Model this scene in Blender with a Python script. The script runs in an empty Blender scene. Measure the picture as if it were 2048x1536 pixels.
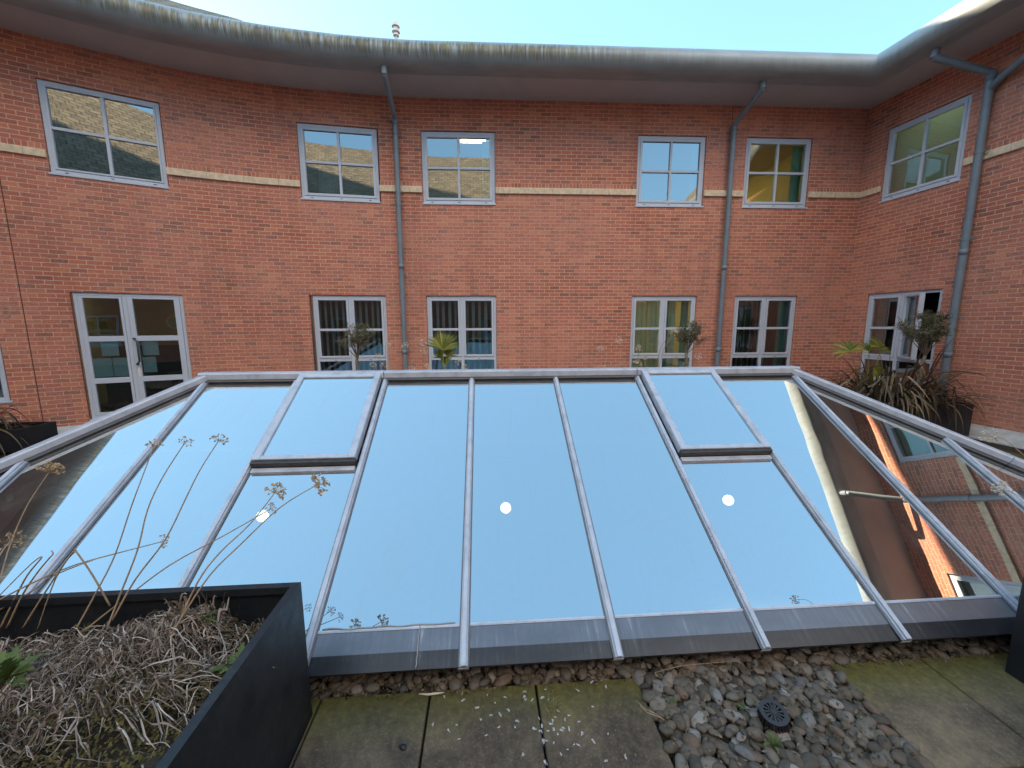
import bpy, math, random
from math import sin, cos, radians, pi, sqrt, atan2
from mathutils import Vector, Matrix, noise
random.seed(7)
scene = bpy.context.scene
COL = scene.collection
# ------------------------------------------------------------------ camera
F_PX, TH, RO, EYE = 790.0, 0.1445, -0.0035, 1.8
ex = Vector((1, 0, 0)); dn = Vector((0, -sin(TH), -cos(TH))); fw = Vector((0, cos(TH), -sin(TH)))
cr_, sr_ = cos(RO), sin(RO)
right = ex * cr_ - dn * sr_
down = ex * sr_ + dn * cr_
cam_d = bpy.data.cameras.new('camera'); cam = bpy.data.objects.new('camera', cam_d); COL.objects.link(cam)
cam_d.sensor_width = 36; cam_d.lens = 36 * F_PX / 2048; cam_d.clip_start = .02; cam_d.clip_end = 2000
M3 = Matrix((right, -down, -fw)).transposed()
cam.matrix_world = Matrix.Translation((0, 0, EYE)) @ M3.to_4x4()
scene.camera = cam
# ------------------------------------------------------------------ sky, sun, exposure
SUN_EL = radians(14); SUN_DIR = Vector((-.80, .60, 0)).normalized()
FILL_CLOUD = 7.3  # brightness of the fill patch added to the sky behind the camera
w = bpy.data.worlds.new('World'); scene.world = w; w.use_nodes = True
nt = w.node_tree; nt.nodes.clear()
sky = nt.nodes.new('ShaderNodeTexSky'); sky.sky_type = 'NISHITA'; sky.sun_disc = False
sky.sun_elevation = SUN_EL; sky.sun_rotation = atan2(SUN_DIR.x, SUN_DIR.y)
sky.air_density = 1.0; sky.dust_density = 1.2; sky.ozone_density = 1.0; sky.altitude = 100
bg = nt.nodes.new('ShaderNodeBackground'); bg.inputs[1].default_value = .15
wo = nt.nodes.new('ShaderNodeOutputWorld')
gm = nt.nodes.new('ShaderNodeGamma'); gm.inputs[1].default_value = .40; nt.links.new(sky.outputs[0], gm.inputs[0])
tn = nt.nodes.new('ShaderNodeMix'); tn.data_type = 'RGBA'; tn.blend_type = 'MULTIPLY'; tn.inputs[0].default_value = 1; tn.inputs[7].default_value = (.85, 1.38, 1.76, 1)
nt.links.new(gm.outputs[0], tn.inputs[6])
# warm cloud patch added to the unseen sky behind the camera as fill light
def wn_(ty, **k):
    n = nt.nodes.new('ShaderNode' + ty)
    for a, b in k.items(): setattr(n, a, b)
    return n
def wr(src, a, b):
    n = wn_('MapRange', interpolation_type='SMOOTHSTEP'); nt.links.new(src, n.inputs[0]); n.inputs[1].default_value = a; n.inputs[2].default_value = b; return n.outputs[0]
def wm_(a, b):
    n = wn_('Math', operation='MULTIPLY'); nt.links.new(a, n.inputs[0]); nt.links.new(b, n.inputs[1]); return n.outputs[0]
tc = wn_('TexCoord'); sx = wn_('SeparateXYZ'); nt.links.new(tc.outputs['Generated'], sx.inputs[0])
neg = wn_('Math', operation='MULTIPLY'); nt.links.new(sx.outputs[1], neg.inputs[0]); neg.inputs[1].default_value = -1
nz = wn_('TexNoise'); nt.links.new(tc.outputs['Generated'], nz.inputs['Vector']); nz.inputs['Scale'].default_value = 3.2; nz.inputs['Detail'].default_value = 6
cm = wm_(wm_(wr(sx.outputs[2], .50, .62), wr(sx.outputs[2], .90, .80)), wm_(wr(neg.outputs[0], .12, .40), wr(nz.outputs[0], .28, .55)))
ca = wn_('Mix'); ca.data_type = 'RGBA'; nt.links.new(cm, ca.inputs[0]); nt.links.new(tn.outputs[2], ca.inputs[6]); ca.inputs[7].default_value = (FILL_CLOUD * 1.0, FILL_CLOUD * .87, FILL_CLOUD * .74, 1)
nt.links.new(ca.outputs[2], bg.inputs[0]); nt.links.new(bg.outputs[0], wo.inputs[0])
sd = bpy.data.lights.new('sun', 'SUN'); sd.energy = 5.0; sd.angle = radians(.5); sd.color = (1, .80, .56)
so = bpy.data.objects.new('sun', sd); COL.objects.link(so)
sv = Vector((SUN_DIR.x * cos(SUN_EL), SUN_DIR.y * cos(SUN_EL), sin(SUN_EL)))
so.rotation_euler = sv.to_track_quat('Z', 'Y').to_euler(); so.location = (0, 0, 30)
scene.view_settings.view_transform = 'Standard'; scene.view_settings.look = 'None'
scene.view_settings.exposure = 2.0; scene.view_settings.gamma = 1

# ------------------------------------------------------------------ material helpers
class Mt:
    def __init__(s, name, rough=.7, metal=0, color=(.5, .5, .5), spec=.5):
        s.m = bpy.data.materials.new(name); s.m.use_nodes = True; s.t = s.m.node_tree
        s.b = s.t.nodes['Principled BSDF']
        s.b.inputs['Base Color'].default_value = (*color, 1); s.b.inputs['Roughness'].default_value = rough
        s.b.inputs['Metallic'].default_value = metal; s.b.inputs['Specular IOR Level'].default_value = spec
    def n(s, ty, **kw):
        n = s.t.nodes.new('ShaderNode' + ty)
        for k, v in kw.items(): setattr(n, k, v)
        return n
    def set(s, sock, v):
        if hasattr(v, 'is_linked') or hasattr(v, 'links'): s.t.links.new(v, sock)
        else: sock.default_value = v
    def math(s, op, a, b=None, c=None, clamp=False):
        n = s.n('Math', operation=op); n.use_clamp = clamp; s.set(n.inputs[0], a)
        if b is not None: s.set(n.inputs[1], b)
        if c is not None: s.set(n.inputs[2], c)
        return n.outputs[0]
    def coord(s, kind='Object'):
        return s.n('TexCoord').outputs[kind]
    def mapping(s, v, scale=(1, 1, 1), rot=(0, 0, 0)):
        n = s.n('Mapping'); s.t.links.new(v, n.inputs[0]); n.inputs['Scale'].default_value = scale; n.inputs['Rotation'].default_value = rot
        return n.outputs[0]
    def noise(s, v, scale, detail=4, rough=.55, out=0, dist=0):
        n = s.n('TexNoise'); s.t.links.new(v, n.inputs['Vector']); n.inputs['Scale'].default_value = scale
        n.inputs['Detail'].default_value = detail; n.inputs['Roughness'].default_value = rough; n.inputs['Distortion'].default_value = dist
        return n.outputs[out]
    def ramp(s, f, stops, interp='LINEAR'):
        n = s.n('ValToRGB'); s.t.links.new(f, n.inputs[0]); r = n.color_ramp; r.interpolation = interp
        while len(r.elements) > 1: r.elements.remove(r.elements[-1])
        r.elements[0].position = stops[0][0]; c = stops[0][1]; r.elements[0].color = (*c, 1) if not isinstance(c, (int, float)) else (c, c, c, 1)
        for p, c in stops[1:]:
            e = r.elements.new(p); e.color = (*c, 1) if not isinstance(c, (int, float)) else (c, c, c, 1)
        return n.outputs[0]
    def mix(s, f, a, b, mode='MIX'):
        n = s.n('Mix'); n.data_type = 'RGBA'; n.blend_type = mode
        s.set(n.inputs[0], f); 
        for i, v in ((6, a), (7, b)):
            if isinstance(v, tuple): n.inputs[i].default_value = (*v, 1)
            else: s.t.links.new(v, n.inputs[i])
        return n.outputs[2]
    def color(s, v): s.t.links.new(v, s.b.inputs['Base Color'])
    def roughv(s, v): s.t.links.new(v, s.b.inputs['Roughness'])
    def bump(s, h, strength=.3, dist=.01):
        n = s.n('Bump'); s.t.links.new(h, n.inputs['Height']); n.inputs['Strength'].default_value = strength; n.inputs['Distance'].default_value = dist
        s.t.links.new(n.outputs[0], s.b.inputs['Normal']); return n

def simple(name, color, rough=.6, metal=0, var=.15, scale=8, bump=0, spec=.5):
    m = Mt(name, rough, metal, color, spec)
    c = m.coord('Object'); f = m.noise(c, scale, 5)
    a = tuple(x * (1 - var) for x in color); b = tuple(min(1, x * (1 + var)) for x in color)
    m.color(m.ramp(f, [(.3, a), (.7, b)]))
    if bump: m.bump(m.noise(c, scale * 4, 4), bump, .01)
    return m.m

def brick_mat(name, L=.225, H=.075, offs=.5, rowlock=False):
    m = Mt(name, .85)
    uv = m.coord('UV'); sp = m.n('SeparateXYZ'); m.t.links.new(uv, sp.inputs[0])
    # slight wobble of the courses
    wob = m.math('MULTIPLY', m.math('SUBTRACT', m.noise(uv, 1.3, 2), .5), .010)
    wob2 = m.math('MULTIPLY', m.math('SUBTRACT', m.noise(uv, 9, 2), .5), .008)
    v = m.math('DIVIDE', m.math('ADD', sp.outputs[1], m.math('ADD', wob, wob2)), H)
    row = m.math('FLOOR', v); fv = m.math('FRACT', v)
    odd = m.math('MODULO', m.math('ABSOLUTE', row), 2.0)
    u = m.math('ADD', m.math('DIVIDE', m.math('ADD', sp.outputs[0], wob2), L), m.math('MULTIPLY', odd, offs))
    col = m.math('FLOOR', u); fu = m.math('FRACT', u)
    mw = .0052
    def edge(f, size):
        d = m.math('MINIMUM', f, m.math('SUBTRACT', 1.0, f))
        return m.math('MULTIPLY', d, size)
    rag = m.math('MULTIPLY', m.math('SUBTRACT', m.noise(uv, 60, 3), .5), .006)
    e = m.math('ADD', m.math('MINIMUM', edge(fu, L), edge(fv, H)), rag)
    mask = m.n('MapRange'); m.t.links.new(e, mask.inputs[0]); mask.inputs[1].default_value = mw - .0015; mask.inputs[2].default_value = mw + .002
    mk = mask.outputs[0]                     # 1 on brick
    cx = m.n('CombineXYZ'); m.t.links.new(col, cx.inputs[0]); m.t.links.new(row, cx.inputs[1])
    wn = m.n('TexWhiteNoise'); wn.noise_dimensions = '3D'; m.t.links.new(cx.outputs[0], wn.inputs['Vector'])
    bc = m.ramp(wn.outputs[0], [(0, (.13, .070, .055)), (.06, (.20, .085, .062)), (.13, (.33, .105, .070)), (.20, (.44, .125, .075)), (.42, (.53, .150, .084)), (.60, (.41, .118, .072)), (.67, (.31, .11, .075)), (.80, (.55, .170, .090)), (.93, (.66, .25, .12)), (1, (.44, .19, .13))])
    fine = m.noise(uv, 55, 5, .65)
    bc = m.mix(.36, bc, m.ramp(fine, [(.25, (.24, .072, .048)), (.5, (.50, .135, .078)), (.8, (.72, .30, .19))]))
    # pale bloom in big soft patches across the wall
    big = m.noise(m.mapping(uv, (1, 1.4, 1)), .45, 4, .6)
    fine2 = m.noise(m.mapping(uv, (1, 2.2, 1)), 22, 4, .7)
    bl = m.math('MULTIPLY', m.ramp(big, [(.32, .15), (.60, 1.0)]), m.ramp(fine2, [(.36, 0.0), (.64, 1.0)]))
    bc = m.mix(m.math('MULTIPLY', bl, .6), bc, (.68, .40, .31))
    mort = m.ramp(m.noise(uv, 30, 4), [(.3, (.58, .36, .26)), (.7, (.78, .57, .44))])
    mort = m.mix(m.math('MULTIPLY', m.ramp(big, [(.4, 0.0), (.7, 1.0)]), .45), mort, (.50, .14, .085))
    c = m.mix(mk, mort, bc)
    stn = m.noise(m.mapping(uv, (1.6, .22, 1)), 1.0, 5, .65)
    c = m.mix(m.ramp(stn, [(.30, .32), (.48, .0), (.60, 0.0)]), c, (.20, .07, .045))
    m.color(c)
    h = m.math('ADD', m.math('MULTIPLY', mk, .7), m.math('MULTIPLY', fine, .5))
    m.bump(h, .55, .006)
    return m.m

MAT = {}
MAT['brick'] = brick_mat('red_brick')
MAT['rowlock'] = brick_mat('brick_on_edge', L=.075, H=.102, offs=0)
MAT['stone'] = simple('buff_stone', (.74, .60, .42), .8, var=.18, scale=14, bump=.2)
MAT['frame'] = simple('grey_window_frame', (.56, .615, .70), .42, var=.04, scale=3)
MAT['dark_gap'] = simple('dark_rubber_gasket', (.02, .02, .024), .6)
MAT['soffit'] = simple('soffit_board', (.48, .48, .49), .8, var=.06, scale=2)
MAT['lead'] = simple('grey_flashing', (.30, .31, .32), .6, var=.2, scale=6)
MAT['pipe'] = simple('blue_grey_pipe', (.19, .235, .275), .45, var=.10, scale=7)
def planter_mat():
    m = Mt('black_planter_coating', .42); c = m.coord('Object')
    dust = m.math('MULTIPLY', m.ramp(m.noise(c, 3, 6, .7), [(.42, 0.0), (.70, .5)]), m.ramp(m.noise(c, 60, 4, .7), [(.45, 0.0), (.65, 1.0)]))
    m.color(m.mix(dust, m.mix(.5, (.011, .014, .019), m.ramp(m.noise(c, 5, 4), [(.3, (.008, .011, .015)), (.7, (.018, .023, .03))])), (.07, .07, .065)))
    m.roughv(m.ramp(m.noise(c, 9, 5, .7), [(.3, .34), (.7, .62)])); return m.m
MAT['black_planter'] = planter_mat()
MAT['soil'] = simple('dark_soil', (.035, .026, .018), .95, var=.5, scale=25, bump=.8)
MAT['upstand'] = simple('pale_grey_upstand', (.50, .51, .50), .75, var=.18, scale=6)
MAT['plaster'] = simple('plaster_wall', (.27, .27, .25), .9, var=.05, scale=2)
MAT['plaster_cream'] = simple('cream_plaster_wall', (.60, .47, .26), .9, var=.05, scale=2)
MAT['carpet'] = simple('grey_carpet', (.10, .10, .10), .95)
MAT['blind'] = simple('vertical_blind_cloth', (.66, .70, .68), .9, var=.05)
MAT['teal'] = simple('teal_curtain_cloth', (.20, .48, .43), .9, var=.1)
MAT['green_blind'] = simple('green_roller_blind', (.66, .85, .70), .9, var=.05)
MAT['paper'] = simple('notice_paper', (.55, .60, .68), .85, var=.05)
MAT['dark_furniture'] = simple('dark_furniture', (.03, .027, .026), .6, var=.3)
MAT['wood'] = simple('brown_wood', (.16, .09, .05), .6, var=.3)
MAT['bark'] = simple('grey_bark', (.20, .165, .125), .95, var=.35, scale=30, bump=.6)
MAT['gasket'] = simple('grey_underside', (.17, .18, .20), .6)
MAT['curb'] = simple('dark_curb', (.03, .03, .03), .8, var=.3)
MAT['steel'] = simple('white_flue_metal', (.85, .78, .70), .5)

def alu():
    m = Mt('brushed_aluminium', .38, .12, (.5, .51, .52))
    c = m.coord('Object'); f = m.noise(m.mapping(c, (3, 3, 3)), 3, 6, .65); g = m.noise(c, 90, 3)
    m.color(m.ramp(f, [(.25, (.34, .38, .44)), (.5, (.49, .545, .63)), (.8, (.60, .65, .73))]))
    m.roughv(m.ramp(g, [(.3, .30), (.7, .5)])); return m.m
MAT['alu'] = alu()
def apron_mat(name, c0, c1, rough):
    m = Mt(name, rough, .25, c0); c = m.coord('UV')
    st = m.noise(m.mapping(c, (34, 1.6, 1)), 1.0, 5, .7)
    b = m.ramp(st, [(.35, c0), (.60, c1), (.74, tuple(min(1, x * 2.2) for x in c1))])
    f = m.noise(c, 3, 4); m.color(m.mix(m.ramp(f, [(.35, .0), (.65, 1.0)]), tuple([*c0]), b)) ; return m.m
MAT['apron_hi'] = apron_mat('streaked_grey_apron', (.15, .165, .19), (.22, .235, .27), .22)
MAT['apron_lo'] = apron_mat('dark_grey_apron', (.028, .030, .034), (.055, .058, .064), .3)

def gutter_mat():
    m = Mt('painted_metal_fascia_with_moss_streaks', .42, .15, (.4, .42, .43)); uv = m.coord('UV')
    sp = m.n('SeparateXYZ'); m.t.links.new(uv, sp.inputs[0])
    base = m.ramp(m.noise(m.mapping(uv, (1, 3, 1)), 1.6, 5), [(.3, (.28, .325, .345)), (.7, (.38, .435, .455))])
    # v runs round the profile in metres; stains sit on the upper outer face
    st = m.noise(m.mapping(uv, (16, 1.1, 1)), 1.0, 5, .72)
    st2 = m.noise(m.mapping(uv, (38, 2.0, 1)), 1.0, 4, .7)
    # stains fade along the run (long on the curve, none near the corner)
    run = m.n('MapRange'); m.t.links.new(sp.outputs[0], run.inputs[0]); run.inputs[1].default_value = 18.6; run.inputs[2].default_value = 15.0; run.inputs[3].default_value = .0; run.inputs[4].default_value = 1
    v = m.math('ADD', sp.outputs[1], m.math('MULTIPLY', m.math('SUBTRACT', st2, .5), .42))
    band = m.ramp(m.math('DIVIDE', v, .9), [(.44, 0.0), (.53, .85), (.66, 1.0), (.72, .5), (.78, .0)])
    mk = m.math('MULTIPLY', m.math('MULTIPLY', band, m.ramp(st, [(.38, 0.0), (.50, 1.0)])), run.outputs[0])
    sc = m.ramp(m.noise(m.mapping(uv, (20, 2, 1)), 1.2, 3), [(.35, (.045, .04, .025)), (.5, (.12, .10, .035)), (.65, (.24, .19, .055)), (.8, (.11, .11, .06))])
    c = m.mix(m.math('MULTIPLY', mk, .95), base, sc)
    dd = m.math('MULTIPLY', m.ramp(m.math('DIVIDE', sp.outputs[1], .9), [(.36, 0.0), (.5, .6), (.7, .0)]), m.ramp(st, [(.4, .2), (.7, 1.0)]))
    c = m.mix(dd, c, (.17, .18, .175)); m.color(c); return m.m
MAT['gutter'] = gutter_mat()

def slate(g=1):
    m = Mt('roof_slates', .95, spec=.15); uv = m.coord('UV')
    b = m.n('TexBrick'); m.t.links.new(uv, b.inputs[0]); b.inputs['Scale'].default_value = 1; b.inputs['Brick Width'].default_value = .42; b.inputs['Row Height'].default_value = .26
    b.inputs['Mortar Size'].default_value = .022; b.inputs['Color1'].default_value = (.17 * g, .15 * g, .12 * g, 1); b.inputs['Color2'].default_value = (.34 * g, .29 * g, .21 * g, 1); b.inputs['Mortar'].default_value = (.03, .03, .03, 1)
    m.color(m.mix(.3, b.outputs[0], m.ramp(m.noise(uv, 3, 5), [(.3, (.12 * g, .11 * g, .09 * g)), (.7, (.40 * g, .34 * g, .24 * g))])))
    m.bump(b.outputs[1], -.5, .02); return m.m
MAT['slate'] = slate(); MAT['slate_pale'] = slate(.85)

def glass(name, refl, tint, wob=.0, refc=(.93, .97, 1.0), dust=False):
    m = Mt(name); m.t.nodes.remove(m.b); out = m.t.nodes['Material Output']
    g = m.n('BsdfGlossy'); g.inputs['Roughness'].default_value = 0.0; g.inputs['Color'].default_value = (*refc, 1)
    t = m.n('BsdfTransparent'); t.inputs['Color'].default_value = (*tint, 1)
    fr = m.n('Fresnel'); fr.inputs[0].default_value = 1.5
    f = m.math('ADD', m.math('MULTIPLY', fr.outputs[0], 1 - refl), refl, clamp=True)
    if wob:
        c = m.coord('Object'); bn = m.n('Bump'); m.t.links.new(m.noise(c, 1.1, 2), bn.inputs['Height']); bn.inputs['Strength'].default_value = wob; bn.inputs['Distance'].default_value = .02
        m.t.links.new(bn.outputs[0], g.inputs['Normal'])
    mx = m.n('MixShader'); m.t.links.new(f, mx.inputs[0]); m.t.links.new(t.outputs[0], mx.inputs[1]); m.t.links.new(g.outputs[0], mx.inputs[2]); m.t.links.new(mx.outputs[0], out.inputs[0])
    if dust:
        c = m.coord('Object'); d = m.n('BsdfDiffuse'); d.inputs[0].default_value = (.42, .40, .36, 1)
        a1 = m.ramp(m.noise(c, 1.2, 6, .7), [(.35, .015), (.62, .06), (.75, .11)]); a2 = m.ramp(m.noise(c, 38, 3, .6), [(.70, 0.0), (.745, .30)]); a3 = m.ramp(m.noise(m.mapping(c, (9, 1.1, 1.1)), 2.0, 4, .6), [(.56, 0.0), (.72, .05)])
        mm = m.n('MixShader'); m.t.links.new(m.math('ADD', m.math('ADD', a1, m.math('MULTIPLY', a2, m.ramp(m.noise(c, 1.7, 2), [(.5, 0.0), (.6, 1.0)]))), a3), mm.inputs[0]); m.t.links.new(mx.outputs[0], mm.inputs[1]); m.t.links.new(d.outputs[0], mm.inputs[2]); m.t.links.new(mm.outputs[0], out.inputs[0])
    return m.m
MAT['roof_glass'] = glass('solar_control_glass', .64, (.42, .50, .50), .06, (.97, 1.0, 1.0), True)
MAT['win_glass_hi'] = glass('reflective_window_glass', .30, (.62, .72, .68), .07)
MAT['win_glass'] = glass('window_glass', .12, (.58, .78, .74), .07)
MAT['win_glass_mid'] = glass('half_reflective_window_glass', .25, (.72, .82, .78), .15)

def emit(name, col, st):
    m = Mt(name); m.b.inputs['Base Color'].default_value = (*col, 1); m.b.inputs['Emission Color'].default_value = (*col, 1); m.b.inputs['Emission Strength'].default_value = st; return m.m
MAT['lamp'] = emit('lit_lamp_diffuser', (1, .80, .52), 1.9)
MAT['lamp_warm'] = emit('lit_ceiling_panel', (1, .80, .36), 3.4)

def paving_mat():
    m = Mt('stained_paving_concrete', .88); c = m.coord('Object')
    sp = m.n('SeparateXYZ'); m.t.links.new(c, sp.inputs[0])
    a = m.noise(c, 1.6, 6, .6); b = m.noise(c, 26, 6, .75); g = m.noise(c, 120, 3, .7); d = m.noise(c, 7, 5, .6)
    base = m.ramp(a, [(.36, (.026, .020, .015)), (.49, (.062, .048, .034)), (.58, (.16, .122, .078)), (.72, (.38, .28, .17))])
    base = m.mix(.42, base, m.ramp(b, [(.28, (.030, .024, .017)), (.5, (.115, .088, .058)), (.72, (.27, .21, .135))]))
    base = m.mix(m.ramp(g, [(.58, 0.0), (.75, .55)]), base, (.46, .33, .20))
    base = m.mix(m.ramp(d, [(.60, 0.0), (.74, .6)]), base, (.035, .033, .03))
    # green algae along the edge beside the pebbles (y of the slab row end)
    yy = m.math('ADD', m.math('SUBTRACT', sp.outputs[1], m.math('MULTIPLY', sp.outputs[0], .067)), m.math('MULTIPLY', m.math('SUBTRACT', a, .5), .55))
    al = m.ramp(m.math('SUBTRACT', yy, .85), [(.77, 0.0), (1.0, .9)])
    moss = m.ramp(b, [(.3, (.055, .050, .010)), (.6, (.125, .112, .022)), (.8, (.20, .175, .045))])
    m.color(m.mix(al, base, moss)); m.bump(m.math('ADD', b, g), .35, .006); return m.m
MAT['paving'] = paving_mat()

def island(name, stops, rough=.7, scale=0, bump=0, trans=0, spec=.4):
    m = Mt(name, rough, spec=spec); g = m.n('NewGeometry'); r = m.ramp(g.outputs['Random Per Island'], stops)
    if scale:
        c = m.coord('Object'); f = m.noise(c, scale, 5, .65); r = m.mix(.75, r, m.ramp(f, [(.25, .35), (.5, .9), (.75, 1.0)]), 'MULTIPLY')
        if bump: m.bump(f, bump, .003)
    m.color(r)
    if trans:
        m.t.links.new(r, m.b.inputs['Base Color'])
        out = m.t.nodes['Material Output']; t = m.n('BsdfTranslucent'); m.t.links.new(r, t.inputs[0]); mx = m.n('MixShader'); mx.inputs[0].default_value = trans
        m.t.links.new(m.b.outputs[0], mx.inputs[1]); m.t.links.new(t.outputs[0], mx.inputs[2]); m.t.links.new(mx.outputs[0], out.inputs[0])
    return m.m
MAT['pebble'] = island('river_pebbles', [(0, (.062, .054, .044)), (.25, (.155, .135, .11)), (.45, (.095, .078, .058)), (.62, (.21, .185, .15)), (.74, (.13, .105, .075)), (.84, (.17, .115, .082)), (.92, (.31, .29, .26)), (1, (.10, .10, .105))], .75, 35, .3)
MAT['straw'] = island('dried_leaf_strands', [(0, (.09, .062, .045)), (.3, (.20, .15, .115)), (.55, (.33, .265, .21)), (.8, (.50, .43, .37)), (.93, (.64, .57, .51)), (1, (.16, .11, .08))], .9, 30)
MAT['stalk'] = island('dry_straw_stalk', [(0, (.32, .23, .14)), (1, (.50, .38, .25))], .8, 20)
MAT['seed'] = island('dry_seed_capsules', [(0, (.26, .17, .09)), (.5, (.50, .36, .21)), (1, (.72, .60, .42))], .85)
MAT['seed_pale'] = island('pale_seed_capsules', [(0, (.48, .42, .33)), (.5, (.68, .61, .50)), (1, (.82, .77, .67))], .85)
MAT['moss'] = island('moss_tufts', [(0, (.045, .036, .010)), (.5, (.085, .075, .020)), (.8, (.14, .11, .032)), (1, (.09, .055, .022))], .95)
MAT['weed'] = island('green_weed_leaf', [(0, (.07, .11, .03)), (.6, (.12, .17, .045)), (1, (.18, .22, .06))], .6, trans=.25)
MAT['olive'] = island('olive_leaves', [(0, (.06, .068, .030)), (.5, (.12, .13, .065)), (.85, (.21, .21, .12)), (1, (.32, .31, .20))], .55, trans=.15)
MAT['palm'] = island('palm_fan_leaf', [(0, (.08, .11, .015)), (.5, (.22, .24, .03)), (1, (.42, .38, .07))], .5, trans=.3)
MAT['flax'] = island('bronze_flax_leaf', [(0, (.03, .022, .016)), (.4, (.075, .052, .036)), (.7, (.15, .12, .07)), (.9, (.24, .20, .12)), (1, (.32, .20, .11))], .38, trans=.08)
MAT['feather'] = island('white_down', [(0, (.62, .64, .66)), (1, (.85, .86, .88))], .9)
MAT['litter'] = island('leaf_crumbs', [(0, (.03, .025, .018)), (.6, (.10, .08, .05)), (1, (.22, .17, .11))], .95)
MAT['plastic'] = simple('black_drain_plastic', (.014, .014, .016), .5, var=.3, scale=20)

# ------------------------------------------------------------------ mesh helpers
class MB:
    def __init__(s): s.v = []; s.f = []; s.mi = []; s.uv = []
    def face(s, pts, mi=0, uv=None):
        b = len(s.v); s.v += [tuple(p) for p in pts]; s.f.append(tuple(range(b, b + len(pts)))); s.mi.append(mi)
        s.uv.append(uv if uv else [(0, 0)] * len(pts))
    def poly(s, verts, faces, mi=0):
        b = len(s.v); s.v += [tuple(p) for p in verts]
        for f in faces: s.f.append(tuple(i + b for i in f)); s.mi.append(mi); s.uv.append([(verts[i][0], verts[i][1]) for i in f])
    def box8(s, p, mi=0):
        s.poly(p, [(0, 3, 2, 1), (4, 5, 6, 7), (0, 1, 5, 4), (1, 2, 6, 5), (2, 3, 7, 6), (3, 0, 4, 7)], mi)
    def obox(s, o, a, b, c, mi=0):
        o, a, b, c = Vector(o), Vector(a), Vector(b), Vector(c)
        s.box8([o, o + a, o + a + b, o + b, o + c, o + a + c, o + a + b + c, o + b + c], mi)
    def box(s, x0, y0, z0, x1, y1, z1, mi=0): s.obox((x0, y0, z0), (x1 - x0, 0, 0), (0, y1 - y0, 0), (0, 0, z1 - z0), mi)
    def tube(s, pts, r, n=8, mi=0, cap=True):
        pts = [Vector(p) for p in pts]; m = len(pts); rs = r if isinstance(r, (list, tuple)) else [r] * m
        vs = []; up = None
        for i, p in enumerate(pts):
            d = (pts[min(i + 1, m - 1)] - pts[max(i - 1, 0)]).normalized()
            if up is None or abs(up.dot(d)) > .99: up = Vector((0, 0, 1)) if abs(d.z) < .9 else Vector((1, 0, 0))
            a = d.cross(up).normalized(); b = a.cross(d).normalized(); up = b
            for k in range(n):
                t = 2 * pi * k / n; vs.append(p + (a * cos(t) + b * sin(t)) * rs[i])
        fs = [(i * n + k, i * n + (k + 1) % n, (i + 1) * n + (k + 1) % n, (i + 1) * n + k) for i in range(m - 1) for k in range(n)]
        if cap: fs += [tuple(range(n - 1, -1, -1)), tuple((m - 1) * n + k for k in range(n))]
        s.poly(vs, fs, mi)
    def ribbon(s, pts, ws, side, mi=0, fold=0.0):
        """leaf blade along pts with widths ws; side = width direction; fold lifts the edges"""
        n = len(pts); vs = []
        for p, wd in zip(pts, ws):
            p = Vector(p); sd = Vector(side).normalized() * wd * .5; lift = Vector((0, 0, fold * wd))
            vs += [p - sd + lift, p, p + sd + lift]
        fs = []
        for i in range(n - 1):
            a = i * 3; fs += [(a, a + 1, a + 4, a + 3), (a + 1, a + 2, a + 5, a + 4)]
        s.poly(vs, fs, mi)
    def build(s, name, mats, parent=None, smooth=False):
        me = bpy.data.meshes.new(name); me.from_pydata(s.v, [], s.f)
        for m in (mats if isinstance(mats, (list, tuple)) else [mats]): me.materials.append(MAT[m] if isinstance(m, str) else m)
        me.polygons.foreach_set('material_index', s.mi)
        ul = me.uv_layers.new(name='UVMap'); k = 0; flat = []
        for u in s.uv:
            for q in u: flat += [q[0], q[1]]
        ul.data.foreach_set('uv', flat)
        if smooth: me.polygons.foreach_set('use_smooth', [True] * len(me.polygons))
        me.update()
        o = bpy.data.objects.new(name, me); COL.objects.link(o)
        if parent is not None:
            o.parent = parent
            o.matrix_parent_inverse = wm(parent).inverted()
        return o
def wm(o):
    m = Matrix.LocRotScale(o.location, o.rotation_euler, o.scale)
    return wm(o.parent) @ o.matrix_parent_inverse @ m if o.parent else m
def tag(o, label=None, cat=None, group=None, kind=None):
    if label: o['label'] = label
    if cat: o['category'] = cat
    if group: o['group'] = group
    if kind: o['kind'] = kind
    return o
def thing(name, label, cat, loc=(0, 0, 0), group=None):
    o = bpy.data.objects.new(name, None); COL.objects.link(o); o.location = loc; o.empty_display_size = .1
    return tag(o, label, cat, group)
def bevel(o, wd=.004, seg=1):
    m = o.modifiers.new('bevel', 'BEVEL'); m.width = wd; m.segments = seg; m.limit_method = 'ANGLE'; m.angle_limit = radians(40); return o

# ------------------------------------------------------------------ wall plan (courtyard outline, walked clockwise)
GZ = -.165
ctrl = [(-11.5, -1.4), (-11.3, -.2), (-10.85, 1.2), (-10.25, 2.85), (-9.55, 4.75), (-9.12, 6.05), (-8.72, 6.62), (-8.35, 6.88), (-7.45, 7.42), (-6.7, 7.83), (-5.7, 8.25), (-4.6, 8.58), (-3.3, 8.84), (-2, 9.0), (-1, 9.05)]
def catmull(P, n=8):
    out = []
    for i in range(len(P) - 1):
        p0, p1, p2, p3 = P[max(i - 1, 0)], P[i], P[i + 1], P[min(i + 2, len(P) - 1)]
        for k in range(n):
            t = k / n
            out.append(Vector([.5 * (2 * p1[j] + (p2[j] - p0[j]) * t + (2 * p0[j] - 5 * p1[j] + 4 * p2[j] - p3[j]) * t * t + (3 * p1[j] - p0[j] - 3 * p2[j] + p3[j]) * t ** 3) for j in (0, 1)]))
    out.append(Vector(P[-1])); return out
CORNER = Vector((7.91, 9.10 + .049 * 7.91))
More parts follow.
